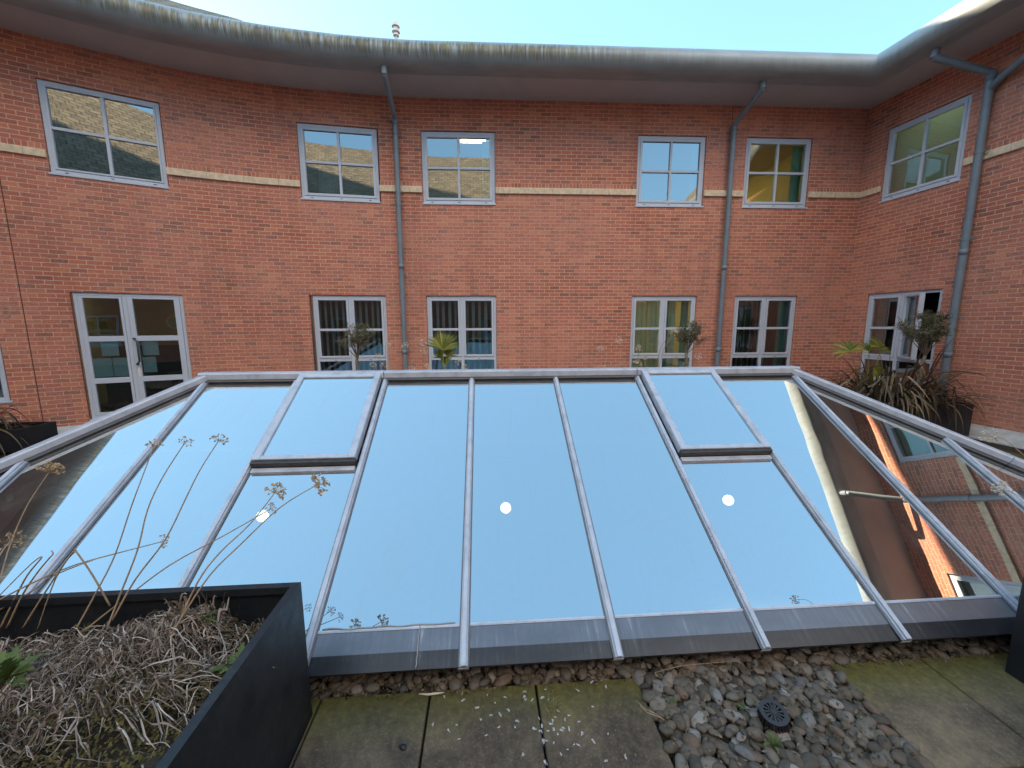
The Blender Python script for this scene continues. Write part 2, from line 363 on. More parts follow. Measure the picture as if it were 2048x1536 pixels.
PHI = .166; RDIR = Vector((sin(PHI), -cos(PHI)))
class Path(list): base = 0.0
back_path = Path(catmull(ctrl) + [CORNER])
def pbase(P): return getattr(P, 'base', 0.0)
RIGHT_LEN = 17.8
right_end = CORNER + RDIR * RIGHT_LEN
def plen(P): return sum((b - a).length for a, b in zip(P[:-1], P[1:]))
back_path.base = 5.554 - plen(back_path[:back_path.index(min(back_path, key=lambda p: (p - Vector((-8.35, 6.88))).length)) + 1])   # arclength 5.554 falls on the expansion joint
S_CORNER = back_path.base + plen(back_path)

def at_s(P, s):
    s -= pbase(P)
    for a, b in zip(P[:-1], P[1:]):
        L = (b - a).length
        if s <= L + 1e-9: return a + (b - a) * (s / L), (b - a) / L
        s -= L
    return P[-1], (P[-1] - P[-2]).normalized()
def nrm(d): return Vector((d.y, -d.x))

def wall(name, P, z0, z1, openings, parent, zbreaks=(), rowband=None, s_off=0, bandskip=()):
    """brick skin with real holes and reveals; UVs in metres"""
    ss = [pbase(P)]; acc = pbase(P)
    for a, b in zip(P[:-1], P[1:]): acc += (b - a).length; ss.append(acc)
    cuts = sorted(set([round(x, 4) for x in ss] + [round(x, 4) for o in openings for x in o[:2]]))
    # vertices inside an opening are dropped so that each window wall is one flat chord
    cuts = [c for c in cuts if not any(o[0] + 1e-3 < c < o[1] - 1e-3 for o in openings)]
    zs = sorted(set([z0, z1] + [z for o in openings for z in o[2:4]] + list(zbreaks)))
    mb = MB()
    pts = {c: at_s(P, c)[0] for c in cuts}
    for a, b in zip(cuts[:-1], cuts[1:]):
        for u, v in zip(zs[:-1], zs[1:]):
            if any(o[0] < (a + b) / 2 < o[1] and o[2] < (u + v) / 2 < o[3] for o in openings): continue
            A, B = pts[a], pts[b]
            mi = 1 if rowband and abs(u - rowband) < 1e-4 else 0
            mb.face([(A.x, A.y, u), (B.x, B.y, u), (B.x, B.y, v), (A.x, A.y, v)], mi, [(a + s_off, u - (rowband if mi else 0)), (b + s_off, u - (rowband if mi else 0)), (b + s_off, v - (rowband if mi else 0)), (a + s_off, v - (rowband if mi else 0))])
    for o in openings:
        A, B = at_s(P, o[0])[0], at_s(P, o[1])[0]; n = nrm((B - A).normalized()) * -.11
        za, zb = o[2:4]
        for (p, q, uv) in (((A.x, A.y, za), (A.x, A.y, zb), 0), ((B.x, B.y, zb), (B.x, B.y, za), 0), ((A.x, A.y, zb), (B.x, B.y, zb), 0), ((B.x, B.y, za), (A.x, A.y, za), 0)):
            p, q = Vector(p), Vector(q); m3 = Vector((n.x, n.y, 0))
            hz = abs(p.z - q.z) > .01
            if hz: uvs = [(0, p.z), (0, q.z), (.11, q.z), (.11, p.z)]
            else: uvs = [(0, 0), ((q - p).length, 0), ((q - p).length, .07), (0, .07)]
            mb.face([p, q, q + m3, p + m3], 0, uvs)
    return mb.build(name, ['brick', 'rowlock'], parent)

def miters(P):
    out = []
    for i, p in enumerate(P):
        d0 = (p - P[i - 1]).normalized() if i > 0 else (P[1] - P[0]).normalized()
        d1 = (P[i + 1] - p).normalized() if i < len(P) - 1 else d0
        n0, n1 = nrm(d0), nrm(d1); m = (n0 + n1); m = m.normalized() / max(.3, m.normalized().dot(n0)); out.append(m)
    return out
def sweep(name, P, prof, mat, parent, closed_prof=False, smooth=False, s_off=0, vary=None):
    ms = miters(P); mb = MB(); ss = [pbase(P)]
    for a, b in zip(P[:-1], P[1:]): ss.append(ss[-1] + (b - a).length)
    vl = [0]
    for a, b in zip(prof[:-1], prof[1:]): vl.append(vl[-1] + math.hypot(b[0] - a[0], b[1] - a[1]))
    n = len(prof); vs = []; 
    for i, (p, m) in enumerate(zip(P, ms)):
        for (o, z) in prof:
            if vary: o, z = vary(ss[i], o, z)
            vs.append((p.x + m.x * o, p.y + m.y * o, z))
    mb.v = vs
    for i in range(len(P) - 1):
        for k in range(n if closed_prof else n - 1):
            k2 = (k + 1) % n
            mb.f.append((i * n + k, (i + 1) * n + k, (i + 1) * n + k2, i * n + k2)); mb.mi.append(0)
            vk2 = vl[k2] if k2 else vl[-1] + .05
            mb.uv.append([(ss[i] + s_off, vl[k]), (ss[i + 1] + s_off, vl[k]), (ss[i + 1] + s_off, vk2), (ss[i] + s_off, vk2)])
    if closed_prof:
        for i in (0, len(P) - 1): mb.f.append(tuple(i * n + k for k in range(n))); mb.mi.append(0); mb.uv.append([(0, 0)] * n)
    return mb.build(name, mat, parent, smooth)

# ------------------------------------------------------------------ window builder
def wframe(P, s0, s1):
    A, B = at_s(P, s0)[0], at_s(P, s1)[0]; d = (B - A).normalized(); n = nrm(d)
    return Vector((A.x, A.y, 0)), Vector((d.x, d.y, 0)), Vector((n.x, n.y, 0)), (B - A).length
class Loc:
    """local box helper on a wall: u along, z up, q outwards"""
    def __init__(s, O, U, N): s.O, s.U, s.N = O, U, N
    def p(s, u, z, q): return s.O + s.U * u + s.N * q + Vector((0, 0, z))
    def box(s, mb, u0, u1, z0, z1, q0, q1, mi=0): mb.obox(s.p(u0, z0, q0), s.U * (u1 - u0), Vector((0, 0, z1 - z0)), s.N * (q1 - q0), mi)
    def ring(s, mb, u0, u1, z0, z1, wd, q0, q1, bot=None, mi=0):
        bot = wd if bot is None else bot
        s.box(mb, u0, u0 + wd, z0, z1, q0, q1, mi); s.box(mb, u1 - wd, u1, z0, z1, q0, q1, mi)
        s.box(mb, u0 + wd, u1 - wd, z1 - wd, z1, q0, q1 - .001, mi); s.box(mb, u0 + wd, u1 - wd, z0, z0 + bot, q0, q1 - .001, mi)

def room(L, W, z0, z1, parent, zf, zc, depth=3.2, side=.42, mats=('plaster', 'carpet', 'plaster'), light=None, lmat='lamp_warm'):
    u0, u1 = -side, W + side; q0 = -.112; q1 = -depth
    mb = MB(); p = L.p
    mb.face([p(u0, zf, q1), p(u1, zf, q1), p(u1, zc, q1), p(u0, zc, q1)], 0)
    mb.face([p(u0, zf, q0), p(u0, zf, q1), p(u0, zc, q1), p(u0, zc, q0)], 0)
    mb.face([p(u1, zf, q0), p(u1, zf, q1), p(u1, zc, q1), p(u1, zc, q0)], 0)
    mb.face([p(u0, zf, q0), p(u1, zf, q0), p(u1, zf, q1), p(u0, zf, q1)], 1)
    mb.face([p(u0, zc, q0), p(u1, zc, q0), p(u1, zc, q1), p(u0, zc, q1)], 2)
    for (a, b, c, d) in ((u0, 0, zf, zc), (W, u1, zf, zc), (0, W, zf, z0), (0, W, z1, zc)):
        mb.face([p(a, c, q0), p(b, c, q0), p(b, d, q0), p(a, d, q0)], 0)
    r = mb.build('room', list(mats), parent)
    if light:
        for (lu, lq, lw, ld) in light:
            m2 = MB(); L.box(m2, lu - lw / 2, lu + lw / 2, zc - .03, zc - .005, lq - ld / 2, lq + ld / 2); m2.build('ceiling_light', lmat, parent)
    return r

def slats(L, W, z0, z1, parent, q=-.22, u0=.08, u1=None, pitch=.115, ang=42, skip=(), name='vertical_blind', mat='blind', wd=.09):
    mb = MB(); u = u0; u1 = W - .08 if u1 is None else u1; a = radians(ang); rnd = random.Random(int(W * 1000 + z0 * 37 + L.O.x * 11))
    while u < u1:
        aa = a + rnd.uniform(-.12, .12)
        du, dq = wd / 2 * cos(aa), wd / 2 * sin(aa)
        if not any(x < u < y for x, y in skip):
            pa, pb = L.p(u - du, z0, q - dq), L.p(u + du, z0, q + dq); t = L.N * .002
            mb.box8([pa, pb, pb + t, pa + t, pa + Vector((0, 0, z1 - z0)), pb + Vector((0, 0, z1 - z0)), pb + t + Vector((0, 0, z1 - z0)), pa + t + Vector((0, 0, z1 - z0))])
        u += pitch * rnd.uniform(.9, 1.1)
    L.box(mb, .05, W - .05, z1, z1 + .04, q - .03, q + .03)
    return mb.build(name, mat, parent)
def curtain(L, ua, ub, z0, z1, parent, q=-.2, mat='teal', name='curtain'):
    mb = MB(); n = 26; v = []
    for i in range(n + 1):
        u = ua + (ub - ua) * i / n; qq = q + .03 * sin(i * 1.5); v += [L.p(u, z0, qq), L.p(u, z1, qq)]
    mb.poly(v, [(2 * i, 2 * i + 2, 2 * i + 3, 2 * i + 1) for i in range(n)]); return mb.build(name, mat, parent, True)

def upper_window(P, s0, s1, z0, z1, bld, label=None, glassm='win_glass_hi', sash=True):
    O, U, N, W = wframe(P, s0, s1); L = Loc(O, U, N); g = .004
    fr = MB(); L.ring(fr, g, W - g, z0 + .04, z1 - g, .062, -.105, -.035)
    L.box(fr, -.012, W + .012, z0 + .004, z0 + .04, -.105, .018)                                # sill
    win = fr.build('window', 'frame', bld); bevel(win, .004)
    if label: win['label'] = label
    m = MB(); a0, a1, b0, b1 = .066, W - .066, z0 + .106, z1 - .070
    wd = .05 if sash else .03
    L.ring(m, a0, a1, b0, b1, wd, -.10, -.022)
    cu, cz = W / 2, (b0 + b1) / 2
    L.box(m, cu - .024, cu + .024, b0 + wd, b1 - wd, -.095, -.026); L.box(m, a0 + wd, cu - .024, cz - .024, cz + .024, -.095, -.028); L.box(m, cu + .024, a1 - wd, cz - .024, cz + .024, -.095, -.028)
    bevel(m.build('sash', 'frame', win), .004)
    for u in (.2, W / 2, W - .2): d = MB(); L.box(d, u - .022, u + .022, z0 + .062, z0 + .072, -.036, -.030); d.build('drain_slot', 'dark_gap', win)
    pn = MB(); pn.face([L.p(a0 + .01, b0 + .01, -.062), L.p(a1 - .01, b0 + .01, -.062), L.p(a1 - .01, b1 - .01, -.062), L.p(a0 + .01, b1 - .01, -.062)])
    pn.build('pane', glassm, win)
    return win, L, W

def lower_window(P, s0, s1, z0, z1, bld, label=None, glassm='win_glass', open_right=False):
    O, U, N, W = wframe(P, s0, s1); L = Loc(O, U, N); g = .004
    zt = z0 + .50; fr = MB(); L.ring(fr, g, W - g, z0 + .04, z1 - g, .060, -.105, -.035)
    L.box(fr, -.012, W + .012, z0 + .004, z0 + .04, -.105, .018)
    cu = W / 2; L.box(fr, cu - .035, cu + .035, z0 + .10, z1 - .064, -.104, -.036); L.box(fr, .064, cu - .035, zt - .045, zt + .03, -.104, -.037); L.box(fr, cu + .035, W - .064, zt - .045, zt + .03, -.104, -.037)
    win = fr.build('window', 'frame', bld); bevel(win, .004)
    if label: win['label'] = label
    zm = z0 + 1.15
    for k, (a, b) in enumerate(((.066, cu - .037), (cu + .037, W - .066))):
        z_a, z_b = zt + .032, z1 - .068
        if k == 1 and open_right:                                                              # side-hung sash swung outwards
            ang = radians(32); U2 = U * cos(ang) + N * sin(ang); N2 = N * cos(ang) - U * sin(ang)
            L2 = Loc(O + U * a + N * -.03, U2, N2); aa, bb = 0, b - a
        else: L2 = L; aa, bb = a, b
        dq = .03 if L2 is not L else 0
        m = MB(); L2.ring(m, aa, bb, z_a, z_b, .045, -.098 + dq, -.02 + dq); L2.box(m, aa + .045, bb - .045, zm - .026, zm + .026, -.094 + dq, -.026 + dq)
        bevel(m.build('sash', 'frame', win), .004)
        pn = MB(); pn.face([L2.p(aa + .02, z_a + .02, -.06 + dq), L2.p(bb - .02, z_a + .02, -.06 + dq), L2.p(bb - .02, z_b - .02, -.06 + dq), L2.p(aa + .02, z_b - .02, -.06 + dq)]); pn.build('pane', glassm, win)
        pn = MB(); pn.face([L.p(a - .01, z0 + .09, -.066), L.p(b + .01, z0 + .09, -.066), L.p(b + .01, zt - .03, -.066), L.p(a - .01, zt - .03, -.066)]); pn.build('pane', glassm, win)
        d = MB(); L.box(d, (a + b) / 2 - .022, (a + b) / 2 + .022, zt - .02, zt - .01, -.038, -.033); d.build('drain_slot', 'dark_gap', win)
    return win, L, W

# ------------------------------------------------------------------ ground
AL = .0674; SY0, SD, SZR, SW, SS0, SZB = 1.8636, 2.0545, 1.309, .8302, -2.7507, .04
E_ = Vector((cos(AL), sin(AL), 0)); N_ = Vector((-sin(AL), cos(AL), 0)); UPS = (N_ * SD + Vector((0, 0, SZR - SZB)))
SLOPE = UPS.normalized(); NRM = E_.cross(SLOPE).normalized()
def SP(k, t, h=0): return Vector((0, SY0, SZB)) + E_ * (SS0 + k * SW) + UPS * t + NRM * h
def SG(k, d, z): return Vector((0, SY0, 0)) + E_ * (SS0 + k * SW) + N_ * d + Vector((0, 0, z))      # k along, d metres back from the front edge
KL, KR = -2.70, 9.72; HOLE = (KL + .36, KR - .36, .30, 2 * SD - .30)

g = MB(); BIG = 300
def gq(k0, k1, d0, d1):
    g.face([SG(k0, d0, GZ), SG(k1, d0, GZ), SG(k1, d1, GZ), SG(k0, d1, GZ)], 0)
gq(-BIG, BIG, -BIG, HOLE[2]); gq(-BIG, BIG, HOLE[3], BIG); gq(-BIG, HOLE[0], HOLE[2], HOLE[3]); gq(HOLE[1], BIG, HOLE[2], HOLE[3])
tag(g.build('ground', 'soil'), kind='structure')

def LP(x, y): return Vector((x, y, 0))
# paving slabs: rows parallel to the rooflight, 0.56 m wide
pv = MB(); rnd = random.Random(3)
def slab(x0, x1, y0, y1, dz=0):
    gp = .006; z = GZ + .045 + dz
    # x,y in rooflight-aligned frame measured from its front edge
    q = [(x0 + gp, y0 + gp), (x1 - gp, y0 + gp), (x1 - gp, y1 - gp), (x0 + gp, y1 - gp)]
    R_ = [Vector((0, SY0, 0)) + E_ * a + N_ * b for a, b in q]
    pv.box8([r + Vector((0, 0, GZ + .003)) for r in R_] + [r + Vector((0, 0, z + rnd.uniform(-.002, .002))) for r in R_])
xs = [-5.35 + .563 * i for i in range(24)]
xoff = .563
EDGE = .022
cols = []
x = -1.003 - .563 * 8
while x < 9: cols.append(x); x += .563
for x in cols:
    for j in range(4):
        y1_ = EDGE - j * .563; y0_ = y1_ - .563
        if .66 < x + .28 < 1.80 and j == 0: continue
        if j == 0 and x > 1.6: slab(x, x + .563, y0_, y1_ + .01)
        else: slab(x, x + .563, y0_, y1_)
# strips beyond the rooflight
for j in range(9):
    for i in range(3):
        slab(6.05 + i * .6, 6.65 + i * .6, -.4 + j * .6, .2 + j * .6)
for i in range(18): slab(-5.5 + i * .6, -4.9 + i * .6, 4.75, 5.35)
bevel(tag(pv.build('paving', 'paving'), kind='structure'), .004)

# ------------------------------------------------------------------ pebbles
def ico():
    t = (1 + 5 ** .5) / 2
    v = [Vector(p).normalized() for p in ((-1, t, 0), (1, t, 0), (-1, -t, 0), (1, -t, 0), (0, -1, t), (0, 1, t), (0, -1, -t), (0, 1, -t), (t, 0, -1), (t, 0, 1), (-t, 0, -1), (-t, 0, 1))]
    f = [(0, 11, 5), (0, 5, 1), (0, 1, 7), (0, 7, 10), (0, 10, 11), (1, 5, 9), (5, 11, 4), (11, 10, 2), (10, 7, 6), (7, 1, 8), (3, 9, 4), (3, 4, 2), (3, 2, 6), (3, 6, 8), (3, 8, 9), (4, 9, 5), (2, 4, 11), (6, 2, 10), (8, 6, 7), (9, 8, 1)]
    return v, f
def subdiv(v, f):
    v = list(v); c = {}; nf = []
    def mid(a, b):
        k = (min(a, b), max(a, b))
        if k not in c: c[k] = len(v); v.append((v[a] + v[b]).normalized())
        return c[k]
    for a, b, d in f:
        x, y, z = mid(a, b), mid(b, d), mid(d, a); nf += [(a, x, z), (b, y, x), (d, z, y), (x, y, z)]
    return v, nf
IV1, IF1 = subdiv(*ico()); IV2, IF2 = subdiv(IV1, IF1); IV3, IF3 = subdiv(IV2, IF2)
def pebble(mb, x, y, z, a, b, c, rnd, fine=True):
    V, Fc = (IV2, IF2) if fine else (IV1, IF1)
    rot = Matrix.Rotation(rnd.uniform(0, 2 * pi), 3, 'Z') @ Matrix.Rotation(rnd.gauss(0, .16), 3, 'X') @ Matrix.Rotation(rnd.gauss(0, .16), 3, 'Y'); so_ = Vector((rnd.uniform(0, 99), 0, 0))
    vs = []
    for v in V:
        k = 1 + .13 * noise.noise(v * 1.1 + so_); vs.append(rot @ Vector((v.x * a * k, v.y * b * k, v.z * c * k)) + Vector((x, y, z)))
    mb.poly(vs, Fc)
def scatter(mb, x0, x1, y0, y1, step, size, rnd, layers=(0,), fine=True, zb=GZ):
    for li, lz in enumerate(layers):
        j = 0; y = y0
        while y < y1:
            x = x0 + (j % 2) * step / 2
            while x < x1:
                s = size * rnd.choice((.7, .85, 1, 1, 1.15, 1.35)); px, py = x + rnd.uniform(-.35, .35) * step, y + rnd.uniform(-.35, .35) * step
                if x0 - .01 < px < x1 + .01 and y0 - .01 < py < y1 + .01:
                    p = Vector((0, SY0, 0)) + E_ * px + N_ * py
                    pebble(mb, p.x, p.y, zb + lz + rnd.uniform(-.004, .012), s * rnd.uniform(.85, 1.15), s * rnd.uniform(.55, .8), s * rnd.uniform(.38, .55), rnd, fine)
                x += step
            y += step * .82; j += 1
pb = MB(); rnd = random.Random(11)
scatter(pb, .70, 1.80, -.56, .26, .056, .036, rnd, (.016, .050))
scatter(pb, -1.1, .70, .045, .24, .056, .034, rnd, (.016, .044)); scatter(pb, 1.80, 5.6, .045, .24, .056, .034, rnd, (.016, .044))
tag(pb.build('pebbles', 'pebble', smooth=True), 'grey and brown river pebbles filling the bed beside the glass rooflight', 'pebbles', kind='stuff')
pb = MB()
scatter(pb, -6.9, -4.0, 2.2, 4.6, .085, .05, rnd, (.02,), False)
tag(pb.build('pebbles', 'pebble', smooth=True), 'pale pebbles strewn on the ground by the left wall under the door', 'pebbles', kind='stuff')
# crumbs of rotted leaves along the slab edge
lt = MB(); rnd = random.Random(5)
for i in range(2600):
    a = rnd.uniform(-1.1, 5); 
    if .72 < a < 1.78: continue
    b = .045 + rnd.gauss(0, .028); p = Vector((0, SY0, GZ + .045 + rnd.uniform(.001, .012))) + E_ * a + N_ * b
    th = rnd.uniform(0, 6.3); l = rnd.uniform(.004, .013); u = Vector((cos(th), sin(th), rnd.uniform(-.5, .5))) * l; v = Vector((-sin(th), cos(th), rnd.uniform(-.5, .5))) * l * .5
    lt.poly([p - u, p - v + Vector((0, 0, .003)), p + u, p + v], [(0, 1, 2, 3)])
for i in range(800):
    a, b = rnd.uniform(.7, 1.8), rnd.uniform(-.5, .2); p = Vector((0, SY0, GZ + .07 + rnd.uniform(.001, .02))) + E_ * a + N_ * b
    th = rnd.uniform(0, 6.3); l = rnd.uniform(.004, .014); u = Vector((cos(th), sin(th), rnd.uniform(-.5, .5))) * l; v = Vector((-sin(th), cos(th), rnd.uniform(-.5, .5))) * l * .5
    lt.poly([p - u, p - v, p + u, p + v], [(0, 1, 2, 3)])
tag(lt.build('leaf_litter', 'litter'), 'dark crumbs of rotted leaves along the slab edges and pebbles', 'leaf litter', kind='stuff')

# ------------------------------------------------------------------ office building round the courtyard
LH, LZ, UH, UZ = 2.49, .59, 5.90, 4.41
BT, BB = 4.778, 4.656; SO = 6.53
bld = thing('office_building', 'two storey red brick building curving round the courtyard under a grey rounded eave', 'building', (0, 9.3, GZ))
W_ = [(6.13, 7.70), (9.96, 11.52), (12.42, 13.985), (17.09, 18.61), (19.52, 21.02)]
ops = [(a, b, UZ, UH) for a, b in W_] + [(a, b, LZ, LH) for a, b in ((10.01, 11.54), W_[2], W_[3], W_[4])]
DOOR = (6.15, 7.71, .07, 2.44); ops.append(DOOR); L0 = (3.66, 5.22, .53, 2.44); ops.append(L0); UL0 = (1.2, 2.76, UZ, UH); ops.append(UL0)
zb = (BT, BT + .102)
bw = wall('wall', back_path, .02, 6.56, ops, bld, zb, rowband=BT); bw['label'] = 'long curved red brick wall facing the camera'
RO_ = [(.45, 1.82), (4.03, 5.57), (7.8, 9.34), (11.5, 13.05), (14.9, 16.4)]
right_path = [CORNER, right_end]
rops = [(a, b, UZ, UH) for a, b in RO_] + [(a, b, LZ, LH) for a, b in RO_]
rw = wall('wall', right_path, .02, 6.56, rops, bld, zb, rowband=BT, s_off=S_CORNER); rw['label'] = 'straight red brick wall on the right'
lpath = [Vector((-11.8, -8.6)), Vector((-11.75, -4)), back_path[0]]
lw = wall('wall', lpath, .02, 6.56, [], bld, zb, rowband=BT, s_off=-20); lw['label'] = 'red brick wall beyond the left edge'

# stone band, interrupted by the upper windows
def band(P, s0, s1, parent):
    n = max(2, int((s1 - s0) / .3)); pts = [at_s(P, s0 + (s1 - s0) * i / n)[0] for i in range(n + 1)]
    o = sweep('stone_band', pts, [(-.02, BB), (.035, BB), (.038, BT - .012), (.028, BT), (-.02, BT + .004)], 'stone', parent, True)
    s = s0 + .62
    while s < s1 - .2:
        jm = MB(); p, d = at_s(P, s); nn = nrm(d); jm.obox(Vector((p.x, p.y, BB + .001)) + Vector((nn.x, nn.y, 0)) * .030 - Vector((d.x, d.y, 0)) * .003, Vector((d.x, d.y, 0)) * .006, Vector((nn.x, nn.y, 0)) * .009, (0, 0, .118)); s += .62
        jm.build('joint', 'lead', o)
edges = [back_path.base] + [x for a, b in [(1.2, 2.76)] + W_ for x in (a, b)] + [S_CORNER]
for i in range(0, len(edges), 2): band(back_path, edges[i] + .006, edges[i + 1] - (.006 if i + 2 < len(edges) else -.02), bld)
edges = [-.02] + [x for a, b in RO_ for x in (a, b)] + [RIGHT_LEN]
for i in range(0, len(edges), 2): 
    s0_, s1_ = edges[i] + .036, edges[i + 1] - .006; band(right_path, max(0.04, s0_), s1_, bld)

full_path = Path(lpath[:-1] + list(back_path) + [right_end]); full_path.base = back_path.base - plen(lpath)
sweep('soffit', full_path, [(-.06, SO - .001), (.40, SO), (.772, SO)], 'soffit', bld)
gprof = [(.77, SO + .012), (.772, SO - .012), (.94, SO - .004)] + [(.94 + .22 * sin(radians(a)), SO + .216 - .22 * cos(radians(a))) for a in range(10, 181, 10)] + [(.55, SO + .47)]
gut = sweep('eave_gutter', full_path, gprof, 'gutter', bld, smooth=True)
m_ = gut.modifiers.new('split', 'EDGE_SPLIT'); m_.split_angle = radians(38)
# thin seams on the fascia
def rise(s):
    k = max(0.0, min(1.0, (11.6 - s) / 3.5)); k2 = max(0.0, min(1.0, (2.5 - s) / 4))
    k3 = max(0.0, min(1.0, (s - S_CORNER - 2) / 3))
    return .45 + .19 * k + .18 * k2 + .62 * k3
def rv(s, o, z): return (o, SO + .45 + (.60 - o) * rise(s))
roof = sweep('roof', full_path, [(.60, 0), (-3, 0), (-5.9, 0)], 'slate', bld, vary=rv)
def rv2(s, o, z): return (o, SO + .45 + 6.5 * rise(s) - ((-5.9 - o) * rise(s)))
sweep('roof', full_path, [(-5.9, 0), (-12, 0)], 'slate', bld, vary=rv2)['label'] = 'far slope of the slate roof'

# mitre seam at the corner, expansion joints
SEAL = simple('brown_sealant', (.12, .05, .04), .9)
for s, za, zt, h in ((5.545, .02, BB, .012), (19.15, BT + .11, 6.52, .010), (11.86, BT + .11, 6.52, .010)):
    jm = MB(); p, d = at_s(back_path, s); nn = nrm(d); jm.obox(Vector((p.x, p.y, za)) - Vector((d.x, d.y, 0)) * h / 2 - Vector((nn.x, nn.y, 0)) * .01, Vector((d.x, d.y, 0)) * h, Vector((nn.x, nn.y, 0)) * .0125, (0, 0, zt - za)); jm.build('expansion_joint', SEAL, bld)

# pale upstand along the wall foot
sweep('upstand', back_path, [(-.03, .03), (.03, .03), (.06, .0), (.33, GZ + .02), (.33, GZ)], 'upstand', bld)
sweep('upstand', right_path, [(-.03, .03), (.03, .03), (.06, .0), (.33, GZ + .02), (.33, GZ)], 'upstand', bld)

# upper windows with the rooms behind them
def flat(L, mb, u0, u1, z0, z1, q): mb.face([L.p(u0, z0, q), L.p(u1, z0, q), L.p(u1, z1, q), L.p(u0, z1, q)])
win, L, W = upper_window(back_path, *W_[0], UZ - .02, UH, bld, 'large plain upper window at the left end of the curve', sash=False); room(L, W, UZ, UH, win, 3.6, 6.25)
slats(L, W, UZ + .1, UH - .15, win, u0=.1, u1=.28, ang=75, name='vertical_blind')
win, L, W = upper_window(back_path, *W_[1], UZ, UH, bld, 'upper window left of the first downpipe'); room(L, W, UZ, UH, win, 3.6, 6.25)
cb = MB(); L.box(cb, .12, .55, 3.7, 5.75, -1.2, -.9); cb.build('cupboard', simple('lilac_cupboard', (.5, .46, .52), .7), win)
win, L, W = upper_window(back_path, *W_[2], UZ, UH, bld, 'upper window right of the first downpipe with a lit panel inside')
room(L, W, UZ, UH, win, 3.6, 6.25, light=[(1.05, -1.0, .6, .6)]); curtain(L, 1.28, 1.45, UZ + .08, UH - .1, win)
win, L, W = upper_window(back_path, *W_[3], UZ, UH, bld, 'upper window left of the second downpipe'); room(L, W, UZ, UH, win, 3.6, 6.25)
curtain(L, .09, .2, UZ + .08, UH - .1, win); curtain(L, 1.30, 1.43, UZ + .08, UH - .1, win)
win, L, W = upper_window(back_path, *W_[4], UZ, UH, bld, 'upper window right of the second downpipe showing a yellow lit room', 'win_glass')
room(L, W, UZ, UH, win, 3.6, 6.05, 4.5, mats=('plaster_cream', 'carpet', 'plaster_cream'), light=[(.35, -2.2, 1.1, .28), (.35, -3.4, 1.1, .28)]); curtain(L, 1.2, 1.42, UZ + .08, UH - .1, win)
win, L, W = upper_window(right_path, *RO_[0], UZ, UH, bld, 'upper window in the right wall with pale green blinds down', 'win_glass_mid')
room(L, W, UZ, UH, win, 3.6, 6.25, light=[(.9, -.9, .6, .6)], lmat='lamp')
rb = MB(); flat(L, rb, .05, W - .05, UZ + .08, UH - .08, -.2); rb.build('roller_blind', island('lit_green_blind', [(0, (.50, .74, .62)), (1, (.50, .74, .62))], .9, trans=.5), win)
for a, b in RO_[1:]:
    win, L, W = upper_window(right_path, a, b, UZ, UH, bld, None, 'win_glass'); room(L, W, UZ, UH, win, 3.6, 6.25)
    rb = MB(); flat(L, rb, .05, W - .05, UZ + .08, UH - .08, -.2); rb.build('roller_blind', 'green_blind', win)
    win, L, W = lower_window(right_path, a, b, LZ, LH, bld); room(L, W, LZ, LH, win, .0, 2.8)
    rb = MB(); flat(L, rb, .05, W - .05, LZ + .08, LH - .08, -.2); rb.build('roller_blind', 'green_blind', win)
win, L, W = upper_window(back_path, UL0[0], UL0[1], UZ, UH, bld); room(L, W, UZ, UH, win, 3.6, 6.25)

# lower windows
win, L, W = lower_window(back_path, L0[0], L0[1], L0[2], L0[3], bld, 'lower window at the far left edge'); room(L, W, L0[2], L0[3], win, 0, 2.75)
win, L, W = lower_window(back_path, 10.01, 11.54, LZ, LH, bld, 'lower window left of the first downpipe, behind the olive tree'); room(L, W, LZ, LH, win, 0, 2.75)
slats(L, W, LZ + .1, LH - .12, win, pitch=.125)
dk = MB(); L.box(dk, .75, 1.5, .1, 1.3, -.9, -.5); dk.build('desk', simple('blue_grey_desk', (.12, .2, .26), .5), win)
win, L, W = lower_window(back_path, *W_[2], LZ, LH, bld, 'lower window behind the small fan palm'); room(L, W, LZ, LH, win, 0, 2.75)
slats(L, W, LZ + .1, LH - .12, win, pitch=.14); dk = MB(); L.box(dk, .2, 1.5, .1, 1.45, -1.1, -.7); dk.build('desk', simple('pale_blue_desk', (.16, .26, .33), .5), win)
hv = MB(); L.box(hv, .98, 1.03, 1.5, 1.78, -.64, -.62); L.box(hv, 1.10, 1.15, 1.5, 1.78, -.64, -.62); L.box(hv, .96, 1.17, 1.5, 1.56, -.641, -.621); hv.build('jacket', simple('yellow_green_cloth', (.45, .6, .03), .8), win)
win, L, W = lower_window(back_path, *W_[3], LZ, LH, bld, 'lower window with yellow lit blinds and teal curtains'); room(L, W, LZ, LH, win, 0, 2.75, mats=('plaster_cream', 'carpet', 'plaster_cream'), light=[(.55, -1.4, 1.0, .5)])
slats(L, W, LZ + .1, LH - .12, win, u1=.8, pitch=.11); slats(L, W, LZ + .1, LH - .12, win, u0=1.0, u1=1.2, pitch=.11, q=-.26); curtain(L, .84, .95, LZ + .05, LH - .08, win); curtain(L, 1.25, 1.42, LZ + .05, LH - .08, win)
win, L, W = lower_window(back_path, *W_[4], LZ, LH, bld, 'lower window with thin dark blinds and a teal curtain'); room(L, W, LZ, LH, win, 0, 2.75)
slats(L, W, LZ + .1, LH - .12, win, pitch=.13, u1=1.1, mat='wood', wd=.05); slats(L, W, LZ + .1, LH - .12, win, pitch=.13, u1=1.1, q=-.3, wd=.03); curtain(L, 1.2, 1.42, LZ + .05, LH - .08, win)
win, L, W = lower_window(right_path, *RO_[0], LZ, LH, bld, 'lower window in the right wall with one sash swung open', 'win_glass_mid', open_right=True); room(L, W, LZ, LH, win, 0, 2.75)
curtain(L, .12, .30, LZ + .05, LH - .08, win)

